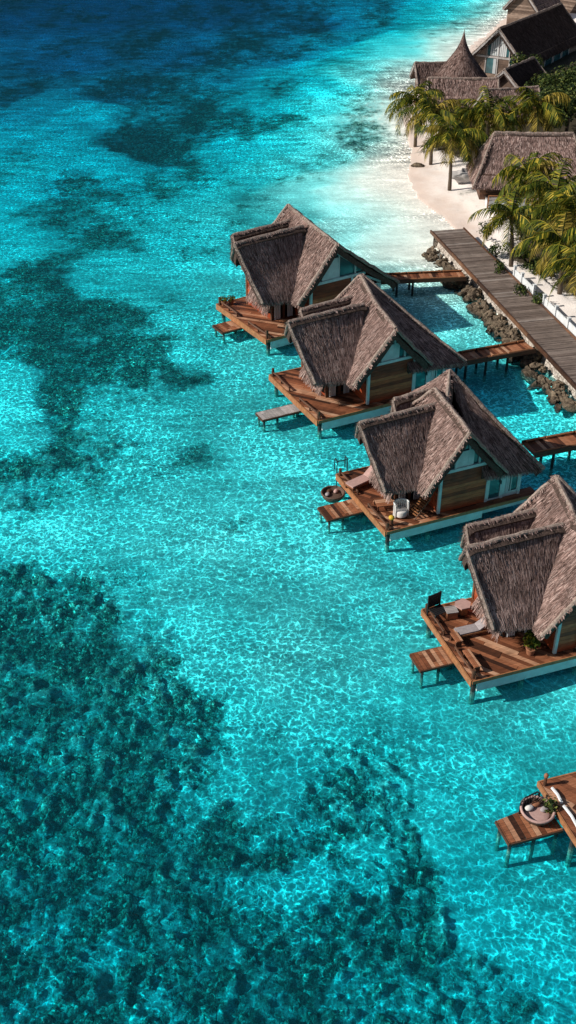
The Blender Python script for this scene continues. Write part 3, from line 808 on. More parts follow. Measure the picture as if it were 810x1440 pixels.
def low_table(loc, rz, label, mat='deck', sx=.5, sy=.4, h=.35):
    t = thing('low_table', label, 'table', loc, rz)
    m = MB()
    for i in range(5): m.box(-sx, sx, lerp(-sy, sy, i / 5), lerp(-sy, sy, (i + 1) / 5) - .012, h - .05, h)
    m.build('tabletop', M[mat], t)
    for x in (-sx + .05, sx - .05):
        for y in (-sy + .05, sy - .06):
            m = MB(); m.box(x - .03, x + .03, y - .03, y + .03, 0, h - .052); m.build('leg', M['timber'], t)
    return t
low_table(local(villa3, .95, 2.0, .01), .2, 'low brown table beside the hanging fringe of the twin-ridged villa')

def lounger(loc, rz, label, cloth='cushion_pink', wood_m='deck', s=1):
    t = thing('sun_lounger', label, 'sun lounger', loc, rz, s)
    m = MB()
    for i in range(8): m.box(-.33, .33, -.95 + i * .17, -.95 + i * .17 + .145, .24, .28)
    m.box(-.35, -.331, -.95, .95, .18, .29); m.box(.331, .35, -.95, .95, .18, .29)
    m.build('frame', M[wood_m], t)
    for x in (-.3, .3):
        for y in (-.85, .8):
            q = MB(); q.box(x - .03, x + .03, y - .03, y + .03, 0, .18); q.build('leg', M['timber'], t)
    m = MB(); m.hexa([(-.3, -.9, .285), (.3, -.9, .285), (.3, .38, .285), (-.3, .38, .285), (-.3, -.9, .37), (.3, -.9, .37), (.3, .34, .37), (-.3, .34, .37)]); m.build('mattress', M[cloth], t)
    m = MB(); m.hexa([(-.3, .40, .285), (.3, .40, .285), (.3, .95, .66), (-.3, .95, .66), (-.3, .35, .372), (.3, .35, .372), (.3, .90, .76), (-.3, .90, .76)]); m.build('backrest', M[cloth], t)
    return t
lounger(local(villa3, .78, 4.35, .01), -.9, 'sun lounger with faded pink cushions behind the twin-ridged villa\'s ladder')
lounger(local(villa4, 1.32, 2.75, .01), -1.25, 'grey cushioned wooden sun lounger beside the nearest villa\'s thatch fringe', 'cushion_grey', 'orange', .8)

t = thing('slatted_chair', 'tall black slatted chair at the far corner of the nearest whole villa\'s deck', 'chair', local(villa4, .42, 4.3, .01), .55, 1)
for x in (-.33, .33):
    m = MB(); m.box(x - .03, x + .03, .24, .30, 0, 1.12); m.build('back_post', M['black'], t)
    m = MB(); m.box(x - .03, x + .03, -.33, -.27, 0, .42); m.build('leg', M['black'], t)
m = MB()
for i in range(9): m.box(-.32, .32, .25, .29, .42 + i * .078, .42 + i * .078 + .05)
m.build('backrest', M['black'], t)
m = MB()
for i in range(6): m.box(-.34, .34, -.34 + i * .1, -.34 + i * .1 + .08, .38, .41)
m.build('seat', M['black'], t)

t = thing('side_table', 'small square slatted side table next to the black slatted chair', 'table', local(villa4, .98, 4.05, .01), .2)
m = MB()
for i in range(5): m.box(-.27, .27, -.25 + i * .1, -.25 + i * .1 + .088, .40, .44)
m.build('tabletop', M['pale_grey'], t)
m = MB(); m.box(-.25, .25, -.23, .23, .05, .385); m.build('body', M['deck'], t)
t = thing('hexagonal_table', 'hexagonal pink-topped wooden table between the side table and the thatch fringe', 'table', local(villa4, 1.62, 4.2, .01), .3)
hexp = lambda r: [(r * math.cos(i * math.pi / 3), r * math.sin(i * math.pi / 3)) for i in range(6)]
m = MB(); m.prism(hexp(.40), .42, .48); m.build('tabletop', M['cushion_pink'], t)
m = MB(); m.prism(hexp(.30), 0, .416); m.build('body', M['orange'], t)

def potted(loc, label, name='potted_plant', h=.7, n=220, pot='terracotta', mat='leaf', s=1):
    t = thing(name, label, 'plant', loc, R.uniform(0, 6), s)
    m = MB(); m.lathe([(.16, 0), (.22, .28), (.24, .34), (.19, .33), (.0, .30)], 14); m.build('pot', M[pot], t, True)
    m = MB(); leaf_cloud(m, (0, 0, .34 + h * .5), .34, .34, h * .55, n, .17, rl); m.build('foliage', M[mat], t)
    return t
potted(local(villa4, 3.15, .72, .01), 'bushy green plant in the shaded corner by the nearest villa\'s glass wall', h=.95, n=420, mat='frond')
potted(local(villa1, .3, 5.45, .01), 'yellowish potted plant on the far deck corner of the farthest villa, left one', h=.35, n=90, mat='frond', s=.9)
potted(local(villa1, .75, 5.35, .01), 'yellowish potted plant on the far deck corner of the farthest villa, right one', h=.4, n=90, mat='frond', s=.9)
for k, (y0, y1) in enumerate(((.35, 1.5), (2.05, 2.7))):
    t = thing('edge_bench', ('long low bench along the lagoon edge of the nearest whole villa\'s deck', 'short low bench beside the platform step of the nearest whole villa\'s deck')[k], 'bench', local(villa4, .42, y0, .01), villa4.rotation_euler.z)
    m = MB()
    for i in range(3): m.box(-.16 + i * .11, -.16 + i * .11 + .095, 0, y1 - y0, .32, .37)
    m.build('seat', M['deck'], t)
    for y in (.06, y1 - y0 - .12):
        m = MB(); m.box(-.14, .14, y, y + .06, 0, .318); m.build('leg', M['timber'], t)

# ------------------------------------------------------------------ jetty boardwalk, footbridges
JA = Vector((11.75, 84.9, 0)); JD = Vector((.2125, -.9772, 0)).normalized(); JN = Vector((-JD.y, JD.x, 0))   # JN points to the island side
JLEN, JW, JZ = 46.0, 2.72, 1.35
jang = math.atan2(JD.y, JD.x)
boardwalk = thing('boardwalk', 'long grey plank boardwalk on a pale stone sea wall leading to the beach', 'boardwalk', JA, jang)
rj = random.Random(21)
d = MB(); planks(d, [(0, 0), (JLEN, 0), (JLEN, JW), (0, JW)], rad(90), .27, .022, JZ, .07, 40, rj, jit=.012)
d.build('deck', M['grey_wood'], boardwalk)
for y in (.0, JW):
    e = MB()
    x = -.05
    while x < JLEN:
        L = rj.uniform(2.2, 4); e.beam((x, y + (-.06 if y == 0 else .06), JZ - .05 + rj.uniform(-.01, .01)), (min(JLEN, x + L - .02), y + (-.06 if y == 0 else .06), JZ - .05), .11, .26); x += L
    e.build('edge_beam', M['timber'], boardwalk)
w = MB()
nseg = 60
for face in (0, 1):
    yy = .10 if face == 0 else JW - .10
    grid = []
    for i in range(nseg * 2 + 1):
        x = .3 + (JLEN - .3) * i / (nseg * 2)
        grid.append([(x, yy + rj.uniform(-.05, .05) + (-.30 + .16 * j if face == 0 else 0), lerp(-2.6, JZ - .2, j / 6)) for j in range(7)])
    for i in range(nseg * 2):
        for j in range(6):
            q = [grid[i][j], grid[i + 1][j], grid[i + 1][j + 1], grid[i][j + 1]]
            w.face(q if face == 0 else q[::-1])
w.face([(.3, .1, -2.6), (.3, .1, JZ - .2), (.3, JW - .1, JZ - .2), (.3, JW - .1, -2.6)])
w.build('sea_wall', M['seawall'], boardwalk, False)

def jloc(x, y, z=0): return JA + JD * x + JN * y + Vector((0, 0, z))

def footbridge(a, b, label, z=1.08, w=1.35, seed=0, posts=(.3, .38)):
    a, b = Vector(a), Vector(b); d = b - a; L = d.length; rr = random.Random(seed)
    t = thing('footbridge', label, 'footbridge', (a.x, a.y, 0), math.atan2(d.y, d.x))
    m = MB(); planks(m, [(0, -w / 2), (L, -w / 2), (L, w / 2), (0, w / 2)], rad(90), .24, .02, z, .06, 5, rr, jit=.012); m.build('deck', M['deck'], t)
    for s in (-1, 1):
        m = MB(); m.beam((0, s * (w / 2 + .04), z - .02), (L, s * (w / 2 + .04), z - .02), .07, .30); m.build('edge_beam', M['timber'], t)
        m = MB()
        x = .2
        while x < L - .4:
            l2 = min(rr.uniform(.9, 1.8), L - .1 - x); m.tube([(x, s * (w / 2 - .06), z + .13), (x + l2, s * (w / 2 - .06), z + .13)], .045, 6)
            for q in (x + .1, x + l2 - .1): m.tube([(q, s * (w / 2 - .06), z - .0), (q, s * (w / 2 - .06), z + .13)], .035, 6)
            x += l2 + .12
        m.build('kerb_rail', M['orange'], t)
        for fx in posts:
            m = MB(); post(m, L * fx, s * (w / 2 - .1), -2.2, z - .08, .09); m.build('post', M['dark_post'], t)
    return t
footbridge((6.6, 75.5, 0), (13.25, 76.25, 0), 'plank footbridge from the farthest villa to the boardwalk', seed=1, posts=(.22, .40))
footbridge((10.2, 61.9, 0), (15.95, 64.1, 0), 'plank footbridge from the bleached-board villa to the boardwalk', seed=2, posts=(.18, .42, .68))
footbridge((13.4, 51.0, 0), (18.45, 52.75, 0), 'plank footbridge cut by the right edge, reaching the twin-ridged villa', seed=3, posts=(.25, .6))

# ------------------------------------------------------------------ terrain
def vnoise(x, y, seed=0):
    """smooth value noise"""
    xi = np.floor(x).astype(np.int64); yi = np.floor(y).astype(np.int64)
    xf = x - xi; yf = y - yi
    u = xf * xf * (3 - 2 * xf); v = yf * yf * (3 - 2 * yf)
    def h(a, b):
        n = (a * 374761393 + b * 668265263 + seed * 1442695041) & 0xffffffff
        n = ((n ^ (n >> 13)) * 1274126177) & 0xffffffff
        return ((n ^ (n >> 16)) & 0xffff) / 65535.0
    return (h(xi, yi) * (1 - u) + h(xi + 1, yi) * u) * (1 - v) + (h(xi, yi + 1) * (1 - u) + h(xi + 1, yi + 1) * u) * v

# soundings: picture place of a spot on the lagoon floor -> depth (m), coral cover 0..1
SND = """0 0 -10 .3;150 0 -10 .3;300 0 -9 .5;430 20 -7 .6;520 5 -4 .5;600 10 -2 .1;690 10 -1.2 .05;100 60 -9 .3;250 60 -8 .6;380 60 -5.5 .6;470 40 -4 .5;550 60 -1.5 0;640 60 -.6 0;700 38 -.8 .5
50 130 -4.6 .15;0 110 -7 .4;170 110 -7 .7;300 90 -5 .4;400 110 -3 .5;200 180 -5 .95;230 200 -4.4 .9;60 190 -3.2 .1;130 140 -3.4 .1;320 160 -3.4 .6;440 120 -2.6 .2;500 100 -1.3 0;590 120 -.5 0;560 100 -.8 0;250 130 -4.5 .7;380 160 -3 .6;270 165 -4 .8
490 185 -1.8 .6;540 155 -1.4 .55;460 215 -1.9 .2;420 180 -2.3 .15;450 150 -2.2 .15;510 165 -1.6 .65
20 250 -2.8 .25;100 240 -3.2 .7;180 250 -3 .6;280 240 -2.7 .35;350 240 -2.3 .45;420 260 -1.2 .05;520 250 -.4 0;560 240 -.3 0;480 270 -.75 0;40 225 -2.6 .05;130 215 -3 .15;320 205 -2.8 .3;400 220 -2.2 .3
30 310 -2.6 .3;80 300 -2.6 .65;150 320 -2.4 .6;220 320 -2.2 .1;260 300 -2.2 .6;265 340 -2.2 .55;300 370 -2.1 .05;300 300 -2 .2;200 285 -2.4 .4;150 290 -2.4 .5;20 345 -2.4 .1
50 370 -2.5 .9;90 395 -2.4 .9;130 350 -2.3 .35;100 425 -2.4 .9;40 440 -2.5 .85;10 450 -2.5 .85;28 425 -2.5 .9;150 425 -2.3 .95;170 470 -2.3 .9;210 490 -2.2 .95;240 512 -2.1 .95;250 524 -2.1 .9;222 470 -2.1 .8;200 520 -2.2 .85;160 510 -2.3 .85;60 430 -2.5 .9;60 490 -2.4 .9;120 500 -2.4 .9;80 540 -2.3 .95;90 572 -2.3 .9;150 545 -2.1 .45;40 600 -2 .15;20 560 -2 .05;20 515 -2.1 .15;195 440 -2.2 .8;10 400 -2.4 .75
205 390 -2.1 .05;240 440 -2 0;275 490 -1.9 0;180 370 -2.2 .1;130 378 -2.3 .25;210 580 -1.9 .05;170 590 -2 .3;250 550 -1.9 .05;225 525 -2 .4
150 620 -2 .7;140 645 -2 .6;80 625 -2.1 .75;10 640 -2.2 .85;40 672 -2.2 .6;85 675 -2.1 .4;215 630 -1.9 .4;280 628 -1.9 .6;180 635 -1.9 .4;100 690 -2 .35;0 690 -2 .4;245 610 -1.9 .2
300 580 -1.8 0;350 600 -1.7 0;250 700 -1.8 0;100 730 -1.9 .1;50 750 -1.9 .1;200 760 -1.8 0;300 750 -1.7 0;343 710 -1.8 .55;330 690 -1.8 .1;365 720 -1.8 .05;400 680 -1.7 0;450 800 -1.9 0;550 800 -2.2 0;350 830 -1.9 .0;240 690 -1.8 .15;400 620 -1.7 0;400 760 -1.8 0;250 800 -1.9 .05
20 820 -2.4 .8;60 850 -2.5 .9;110 820 -2.4 .75;150 850 -2.4 .75;180 805 -2.2 .35;30 900 -2.6 .85;100 900 -2.6 .8;170 905 -2.5 .7;215 865 -2.3 .4;230 950 -2.5 .75;270 970 -2.5 .85;290 1005 -2.6 .8;200 1000 -2.7 .75;100 1000 -2.8 .75;30 1000 -2.8 .7;50 1050 -2.9 .75;240 1050 -2.7 .7;290 1060 -2.6 .4;330 1000 -2.3 .1;310 920 -2.2 .1;290 870 -2.1 .25;340 1090 -2.5 .25;430 1000 -2.4 .25;480 1020 -2.5 .35;550 1060 -2.7 .55;570 1000 -2.6 .15;400 1080 -2.5 .2;260 1110 -2.7 .5
290 1130 -2.7 .75;330 1170 -2.8 .8;200 1150 -2.9 .8;100 1150 -3 .8;30 1150 -3 .8;400 1140 -2.7 .65;440 1110 -2.7 .7;480 1120 -2.8 .8;530 1130 -2.8 .7;380 1110 -2.6 .5;420 1205 -2.8 .4;460 1200 -2.8 .35;540 1200 -2.9 .7;560 1190 -2.9 .75;500 1180 -2.8 .35;605 1255 -3 .85;560 1260 -3 .8;440 1260 -2.9 .7;480 1300 -3 .8;520 1300 -3 .7;400 1300 -3 .7;650 1350 -3.1 .6;690 1330 -3.1 .5;720 1370 -3.1 .6;640 1200 -2.9 .15;600 1130 -2.8 .15;700 1250 -3 .15;750 1300 -3.1 .25;780 1400 -3.2 .5;600 1420 -3.1 .7;450 1420 -3.1 .8;300 1400 -3.1 .75;150 1400 -3.2 .8;20 1400 -3.2 .8;100 1280 -3.1 .75;250 1280 -3 .75;350 1330 -3 .75;20 1280 -3.1 .75;370 1240 -2.9 .55
600 800 -2.4 0;500 900 -2.2 0;570 900 -2.5 0;450 950 -2.2 .15;400 900 -2 0;600 1020 -2.7 .1;700 1050 -3 .1;780 1020 -3.1 .1;760 1250 -3 .15;800 1120 -3.1 .1;640 960 -2.7 .05;780 800 -2.6 0;620 780 -2.5 0;430 870 -2 0
600 420 -1.2 0;700 540 -2 0;640 460 -1.6 0;560 340 -.5 0;600 345 -.45 0;560 420 -1.3 0;780 580 -2.1 .1;700 620 -2.2 .05;460 320 -1.0 0;400 300 -1.7 .05;350 400 -1.8 0;440 520 -1.8 0;330 520 -1.7 0;350 480 -1.7 0;800 680 -2.4 0"""
pts = []
for row in SND.replace('\n', ';').split(';'):
    if row.strip():
        a = [float(q) for q in row.split()]; p = at(a[0], a[1], -.0); pts.append((p.x, p.y, a[2], a[3]))
# far open water and the sides
for x, y, z, r_ in ((-150, 60, -8, .3), (-60, 30, -4, .5), (-200, 200, -14, .2), (-100, 400, -16, .1), (40, 420, -14, .1), (150, 500, -16, .1), (-40, 5, -4, .7), (0, 2, -3.6, .7), (40, 5, -3.6, .4), (0, 260, -12, .2), (-60, 260, -13, .2), (30, 300, -9, .2), (70, 300, -5, .1), (60, 20, -3, .2)):
    pts.append((x, y, z, r_))
PT = np.array(pts)

ys = [6.0]
while ys[-1] < 230: ys.append(ys[-1] + max(.085, .0046 * ys[-1]))
while ys[-1] < 3000: ys.append(ys[-1] * 1.12)
ys = [-400, -150, -60, -25, -8, 0] + ys
xs = [0.0]
while xs[-1] < 26: xs.append(xs[-1] + .14)
while xs[-1] < 80: xs.append(xs[-1] + .9)
while xs[-1] < 3000: xs.append(xs[-1] * 1.25)
xs = [-x for x in xs[:0:-1]] + xs
X, Y = np.meshgrid(np.array(xs), np.array(ys)); sh = X.shape
xf, yf = X.ravel(), Y.ravel()
num_z = np.zeros_like(xf); num_r = np.zeros_like(xf); den = np.zeros_like(xf)
wx = xf + (vnoise(xf / 2.5, yf / 2.5, 5) - .5) * 1.6; wy = yf + (vnoise(xf / 2.5, yf / 2.5, 9) - .5) * 2.2
for px, py, pz, prf in PT:
    sc_ = .5 + .03 * max(py, 0)
    d2 = ((wx - px) ** 2 + ((wy - py) * .65) ** 2) + .10 * sc_ * sc_
    w_ = d2 ** -1.9
    num_z += w_ * pz; num_r += w_ * prf; den += w_
sea = num_z / den; sea = np.where(sea < -3, -3 + (sea + 3) * .68, sea) * .37 * (1 + .5 * np.clip((36 - yf) / 16, 0, 1)); reef = num_r / den

# shoreline (sea level), island inside
shore_px = [(640, 322), (622, 304), (603, 291), (588, 278), (577, 262), (574, 245), (578, 222), (574, 195), (566, 165), (577, 138), (604, 112), (642, 84), (668, 62), (690, 44), (716, 22), (742, -4)]
shore = [at(*q) for q in shore_px]
island_poly = [(p.x, p.y) for p in shore] + [(60, 260), (130, 300), (220, 240), (240, 60), (120, 10), (60, 20)]
jb = [jloc(JLEN + 4, JW * .5), jloc(30, JW * .5), jloc(15, JW * .5), jloc(3.5, JW * .5)]
island_poly += [(p.x, p.y) for p in jb]
def seg_dist(px, py, a, b):
    ax, ay = a; bx, by = b; dx, dy = bx - ax, by - ay
    t = np.clip(((px - ax) * dx + (py - ay) * dy) / (dx * dx + dy * dy), 0, 1)
    return np.hypot(px - ax - t * dx, py - ay - t * dy)
ins = np.zeros(xf.shape, bool); n = len(island_poly)
dist_b = np.full(xf.shape, 1e9); dist_j = np.full(xf.shape, 1e9)
nb = len(shore)
for i in range(n):
    a, b = island_poly[i], island_poly[(i + 1) % n]
    cnd = (a[1] > yf) != (b[1] > yf)
    with np.errstate(divide='ignore', invalid='ignore'):
        xi = (b[0] - a[0]) * (yf - a[1]) / (b[1] - a[1] + 1e-12) + a[0]
    ins ^= cnd & (xf < xi)
    dd = seg_dist(xf, yf, a, b)
    if i < nb - 1 or i == n - 1: dist_b = np.minimum(dist_b, dd)
    elif i >= n - 4: dist_j = np.minimum(dist_j, dd)
    else: dist_b = np.minimum(dist_b, dd)
nz_s = vnoise(xf / 3, yf / 3, 3)
d_in = np.minimum(dist_b, dist_j + 30)
fade = (1 - np.exp(-(dist_b / (11 + 4 * nz_s)) ** 1.35)) * np.clip(1 - np.exp(-dist_j / .9), 0, 1)
z_out = sea * fade - .012
z_in = np.minimum(1.15, .01 + .085 * dist_b) ; z_in = np.where(dist_j < 4.0, np.maximum(z_in, np.minimum(1.05, .25 + dist_b * .3)), z_in)
z_in += .10 * (vnoise(xf / 1.3, yf / 1.3, 8) - .5) + .12 * (vnoise(xf / 4, yf / 4, 12) - .5) * np.clip(dist_b / 3, 0, 1)
zz = np.where(ins, z_in, z_out)
reef = np.where(ins, 0, reef * np.clip(dist_b / 3.5, 0, 1))
reef = reef * np.clip(dist_j / 1.0, .3, 1)
# coral heads
lump = (vnoise(xf / .8, yf / .8, 1) * .42 + vnoise(xf / .36, yf / .36, 2) * .48 + vnoise(xf / .2, yf / .2, 4) * .34)
rm_ = np.clip((reef - .25) / .4, 0, 1)
fine_ok = np.clip((90 - yf) / 60, .15, 1)
zz += np.where(ins, 0, rm_ * (np.abs(lump - .62) * 1.25 - .22) * fine_ok)
zz += np.where(ins, 0, .05 * np.sin(xf * 1.3 + yf * .8 + 3 * vnoise(xf / 2, yf / 2, 6)) * np.clip(-sea - .5, 0, 1) * .5)
zz = np.where((~ins) & (zz > -.012), -.012, zz)
lumpv = np.abs(lump - .62) * 2.2
soil = np.zeros_like(xf)
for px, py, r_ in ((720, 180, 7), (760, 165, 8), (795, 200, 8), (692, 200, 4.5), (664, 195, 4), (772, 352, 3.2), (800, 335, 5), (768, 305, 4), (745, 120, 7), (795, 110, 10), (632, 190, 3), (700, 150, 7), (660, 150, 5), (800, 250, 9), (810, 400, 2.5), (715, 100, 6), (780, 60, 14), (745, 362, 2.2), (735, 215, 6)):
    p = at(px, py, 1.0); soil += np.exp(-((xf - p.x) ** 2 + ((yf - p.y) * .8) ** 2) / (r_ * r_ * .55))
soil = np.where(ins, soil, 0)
nx, ny = sh[1], sh[0]
ii, jj = np.meshgrid(np.arange(nx - 1), np.arange(ny - 1))
v0 = (jj * nx + ii).ravel()
faces = np.stack([v0, v0 + 1, v0 + nx + 1, v0 + nx], 1)
fin = ins[faces].sum(1) >= 2
def grid_mesh(name, mask, mat):
    F_ = faces[mask]; used_ = np.unique(F_); rem = np.full(xf.shape, -1, np.int64); rem[used_] = np.arange(len(used_))
    F_ = rem[F_]
    me = bpy.data.meshes.new(name)
    me.vertices.add(len(used_)); me.loops.add(F_.size); me.polygons.add(len(F_))
    me.vertices.foreach_set('co', np.stack([xf[used_], yf[used_], zz[used_]], 1).ravel().astype(np.float32))
    me.loops.foreach_set('vertex_index', F_.ravel().astype(np.int32))
    me.polygons.foreach_set('loop_start', np.arange(0, F_.size, 4, dtype=np.int32))
    me.polygons.foreach_set('loop_total', np.full(len(F_), 4, np.int32))
    me.polygons.foreach_set('use_smooth', np.ones(len(F_), bool))
    for nm, arr in (('reef', reef), ('lump', lumpv), ('soil', soil)):
        at_ = me.attributes.new(nm, 'FLOAT', 'POINT'); at_.data.foreach_set('value', arr[used_].astype(np.float32))
    me.update(calc_edges=True); me.validate()
    me.materials.append(mat)
    o = bpy.data.objects.new(name, me); C.objects.link(o); o['kind'] = 'structure'
    return o
grid_mesh('seabed', ~fin, M['seabed'])
grid_mesh('beach', fin, M['seabed'])
wb_ = MB(); wb_.box(-2900, 2900, -390, 2900, -40, 0.0)
tag(wb_.build('water', M['water']), kind='structure')

def ground(p):                    # land height near a point
    i = int(np.argmin((xf - p[0]) ** 2 + (yf - p[1]) ** 2)); return float(zz[i])

# ------------------------------------------------------------------ rocks
def rock_mesh(seed, mat='rock'):
    m = MB(); m.blob((0, 0, 0), .5, 16, 0, seed, .5, (1.1, .85, .7)); o = m.build('rock', M[mat], None, False)
    me = o.data; bpy.data.objects.remove(o); return me
rmesh = [rock_mesh(k) for k in range(6)]
rr = random.Random(77)
for k in range(270):
    x = rr.uniform(1.0, 36) if k > 60 else rr.uniform(8.0, 22); yy_ = rr.random() ** 1.4 * 1.05 + .05; y = -yy_; s = rr.choice((.22, .3, .35, .45, .6, .75)) * rr.uniform(.85, 1.2)
    p = jloc(x, y, .34 - .42 * yy_ + rr.uniform(-.1, .12))
    o = bpy.data.objects.new('rock', rmesh[k % 6]); C.objects.link(o); o.location = p; o.scale = (s * rr.uniform(.8, 1.4), s, s * rr.uniform(.7, 1.1)); o.rotation_euler = (rr.uniform(0, .6), rr.uniform(0, .6), rr.uniform(0, 6))
    tag(o, 'rough brown rock at the foot of the boardwalk\'s stone sea wall', 'rock', 'rocks along the foot of the sea wall')
for (px, py, s, lb) in ((634, 398, 1.9, 'big dark boulder in the water under the end of the farthest footbridge'), (622, 372, 1.2, 'small dark boulder by the boardwalk above the farthest footbridge'), (751, 502, 1.8, 'big dark boulder in the water under the end of the middle footbridge')):
    o = bpy.data.objects.new('boulder', rock_mesh(int(px))); C.objects.link(o); o.location = at(px, py, .05); o.scale = (s * .8, s, s * .8); o.rotation_euler = (0, 0, px)
    tag(o, lb, 'boulder')
o = bpy.data.objects.new('boulder', rock_mesh(9)); C.objects.link(o); o.location = at(588, 233, .15); o.scale = (1.3, .7, .6); tag(o, 'small dark rock lying on the wet sand in front of the palms', 'boulder')
o = bpy.data.objects.new('boulder', rock_mesh(31, 'pale_rock')); C.objects.link(o); o.location = at(649, 247, 1.1); o.scale = (1.7, 1.6, 1.5); o.data.polygons.foreach_set('use_smooth', [True] * len(o.data.polygons)); tag(o, 'pale rounded boulder beside the leaning palm on the beach', 'boulder')

# ------------------------------------------------------------------ white fence between boardwalk and garden
fx = [10.3, 11.7, 13.9, 15.7, 17.7, 19.7, 21.7, 23.7, 25.7]
fence = thing('white_fence', 'low white panel fence between the boardwalk and the sandy garden', 'fence', jloc(0, JW + .28), jang)
for i, x in enumerate(fx):
    m = MB(); m.box(x - .09, x + .09, -.09, .09, .5, 2.05); m.box(x - .12, x + .12, -.12, .12, 2.052, 2.11); m.build('post', M['white_paint'], fence)
    if i < len(fx) - 1 and i != 2:
        m = MB(); m.box(x + .12, fx[i + 1] - .12, -.035, .035, .6, 1.85); m.build('panel', M['white_paint'], fence)

# ------------------------------------------------------------------ island buildings
def thatch_house(name, label, base, rz, L, W, eave, ridge, mats, over=.6, hip=0.0, gable=True, seed=0, windows=None, dens=70, th=None):
    """gabled house, ridge along local x, origin mid-floor"""
    rnd = random.Random(seed)
    t = thing(name, label, 'house', base, rz)
    w = MB(); x0, x1, y0, y1 = -L / 2, L / 2, -W / 2, W / 2
    for (a, b) in (((x0, y0), (x1, y0)), ((x1, y0), (x1, y1)), ((x1, y1), (x0, y1)), ((x0, y1), (x0, y0))):
        n = max(4, int((eave + .3) / .22)); a, b = Vector((a[0], a[1], 0)), Vector((b[0], b[1], 0))
        for i in range(n):
            za, zb = lerp(-.4, eave + .05, i / n) + .004, lerp(-.4, eave + .05, (i + 1) / n) - .004
            o = Vector((0, 0, (za + zb) / 2)); w.beam(a + o, b + o, .08, zb - za)
    if gable:
        for x in (x0, x1): w.face([(x, y0 + .05, eave), (x, y1 - .05, eave), (x, 0, ridge - .45)])
    w.build('wall', M[mats[0]], t)
    ds = MB(); ds.box(x0 + .1, x1 - .1, y0 + .1, y1 - .1, -.3, eave); ds.build('dark_room_fill', M['dark_room'], t)  # room filled with a near-black block, its shade as colour
    rm = MB(); hx = over if gable else -hip
    sl_ = (ridge - eave) / (W / 2); ez = eave - sl_ * over * .8
    r0, r1 = Vector((x0 - hx, 0, ridge)), Vector((x1 + hx, 0, ridge))
    for s in (-1, 1):
        slope(rm, r0, r1, (x0 - over, s * (W / 2 + over), ez), (x1 + over, s * (W / 2 + over), ez), rnd, dens=dens * 1.6, blade=(.5, .055), sag=.15)
    if not gable:
        for s, rr_ in ((-1, r0), (1, r1)):
            xe = x0 - over if s < 0 else x1 + over
            slope(rm, rr_ + Vector((0, -.05, 0)), rr_ + Vector((0, .05, 0)), (xe, -(W / 2 + over), ez), (xe, W / 2 + over, ez), rnd, dens=dens * 1.6, blade=(.5, .055), sag=.05)
    ridge_roll(rm, [r0, lerp(r0, r1, .5) - Vector((0, 0, .06)), r1], .16, rnd)
    for rr_, s in ((r0, -1), (r1, 1)):
        for q in (-1, 1): ridge_roll(rm, [rr_, ((x0 - over) if s < 0 else (x1 + over), q * (W / 2 + over), ez)], .10, rnd)
    rm.build('roof', th or TH, t)
    if gable:
        for s, x in ((-1, x0 - over - .05), (1, x1 + over + .05)):
            bb = MB()
            for q in (-1, 1): bb.beam((x, 0, ridge - .22), (x, q * (W / 2 + over), ez - .18), .06, .24)
            bb.build('bargeboard', M['pale_grey'], t)
    return t

# big house, gable towards the lagoon
gz = 1.0
pa, pb = at(700, 104, gz), at(795, 66, gz)
hd_ = Vector((at(776, 14, 5.9) - at(702, 44, 5.9))); hd_.z = 0; hang = math.atan2(hd_.y, hd_.x)
HL = 19.5
gmid = at(698, 105, gz); hdir = hd_.normalized()
big = thatch_house('gabled_house', 'big house with shade-darkened thatch and a glazed gable above the conical roof', gmid + hdir * HL / 2, hang, HL, 6.8, 2.0, 5.5, ['house_boards'], seed=31, over=.7, dens=55, th=DTH)
def gable_fit(t, L, W, eave, ridge):
    x = -L / 2
    f = MB()
    f.box(x - .10, x - .045, -W / 2, W / 2, eave - .1, eave + .12)
    for y in (-W / 2, -1.6, 0, 1.6, W / 2): f.box(x - .12, x - .046, y - .07, y + .07, -.3, eave - .102)
    for y in (-1.5, -.05, 1.5): f.box(x - .12, x - .046, y - .06, y + .06, eave + .122, ridge - .55 - abs(y) * (ridge - eave) / (W / 2))
    f.build('gable_frame', M['pale_grey'], t)
    for (y0, y1) in ((-1.42, -.13), (.03, 1.42)):
        zt = lambda y: ridge - .8 - abs(y) * (ridge - eave) / (W / 2)
        g = MB(); g.face([(x - .055, y0, eave + .2), (x - .055, y1, eave + .2), (x - .055, y1, zt(y1)), (x - .055, y0, zt(y0))]); w_ = g.build('gable_window', M['glass'], t)
        c = MB(); ym = lerp(y0, y1, .5)
        for i in range(4):
            a = lerp(min(abs(y0), abs(y1)), 1.1, i / 4) * (1 if y1 > 1 else -1); b_ = a + (.2 if y1 > 1 else -.2)
            c.face([(x - .065, a, eave + .2), (x - .065, b_, eave + .2), (x - .065, b_, zt(b_) - .1), (x - .065, a, zt(a) - .1)])
        c.build('curtain', M['curtain'], w_)
    for y0, y1 in ((-3.2, -1.75), (.15, 1.45)):
        g = MB(); g.box(x - .09, x - .05, y0, y1, .1, eave - .15); w_ = g.build('window', M['glass'], t)
        c = MB(); c.box(x - .12, x - .095, y0, lerp(y0, y1, .3), .1, eave - .15); c.build('curtain', M['curtain'], w_)
gable_fit(big, HL, 6.8, 2.0, 5.5)
sidew = MB()
for k, x in enumerate((-2.5, .5, 3.5)):
    g = MB(); g.box(x, x + 2.4, -3.4 - .10, -3.4 - .05, .1, 1.75); w_ = g.build('window', M['glass'], big)
    f = MB(); f.box(x - .1, x, -3.54, -3.45, 0, 1.9); f.box(x + 2.4, x + 2.5, -3.54, -3.45, 0, 1.9); f.box(x + .0, x + 2.4, -3.53, -3.45, 1.75, 1.89); f.build('frame', M['white_paint'], w_)
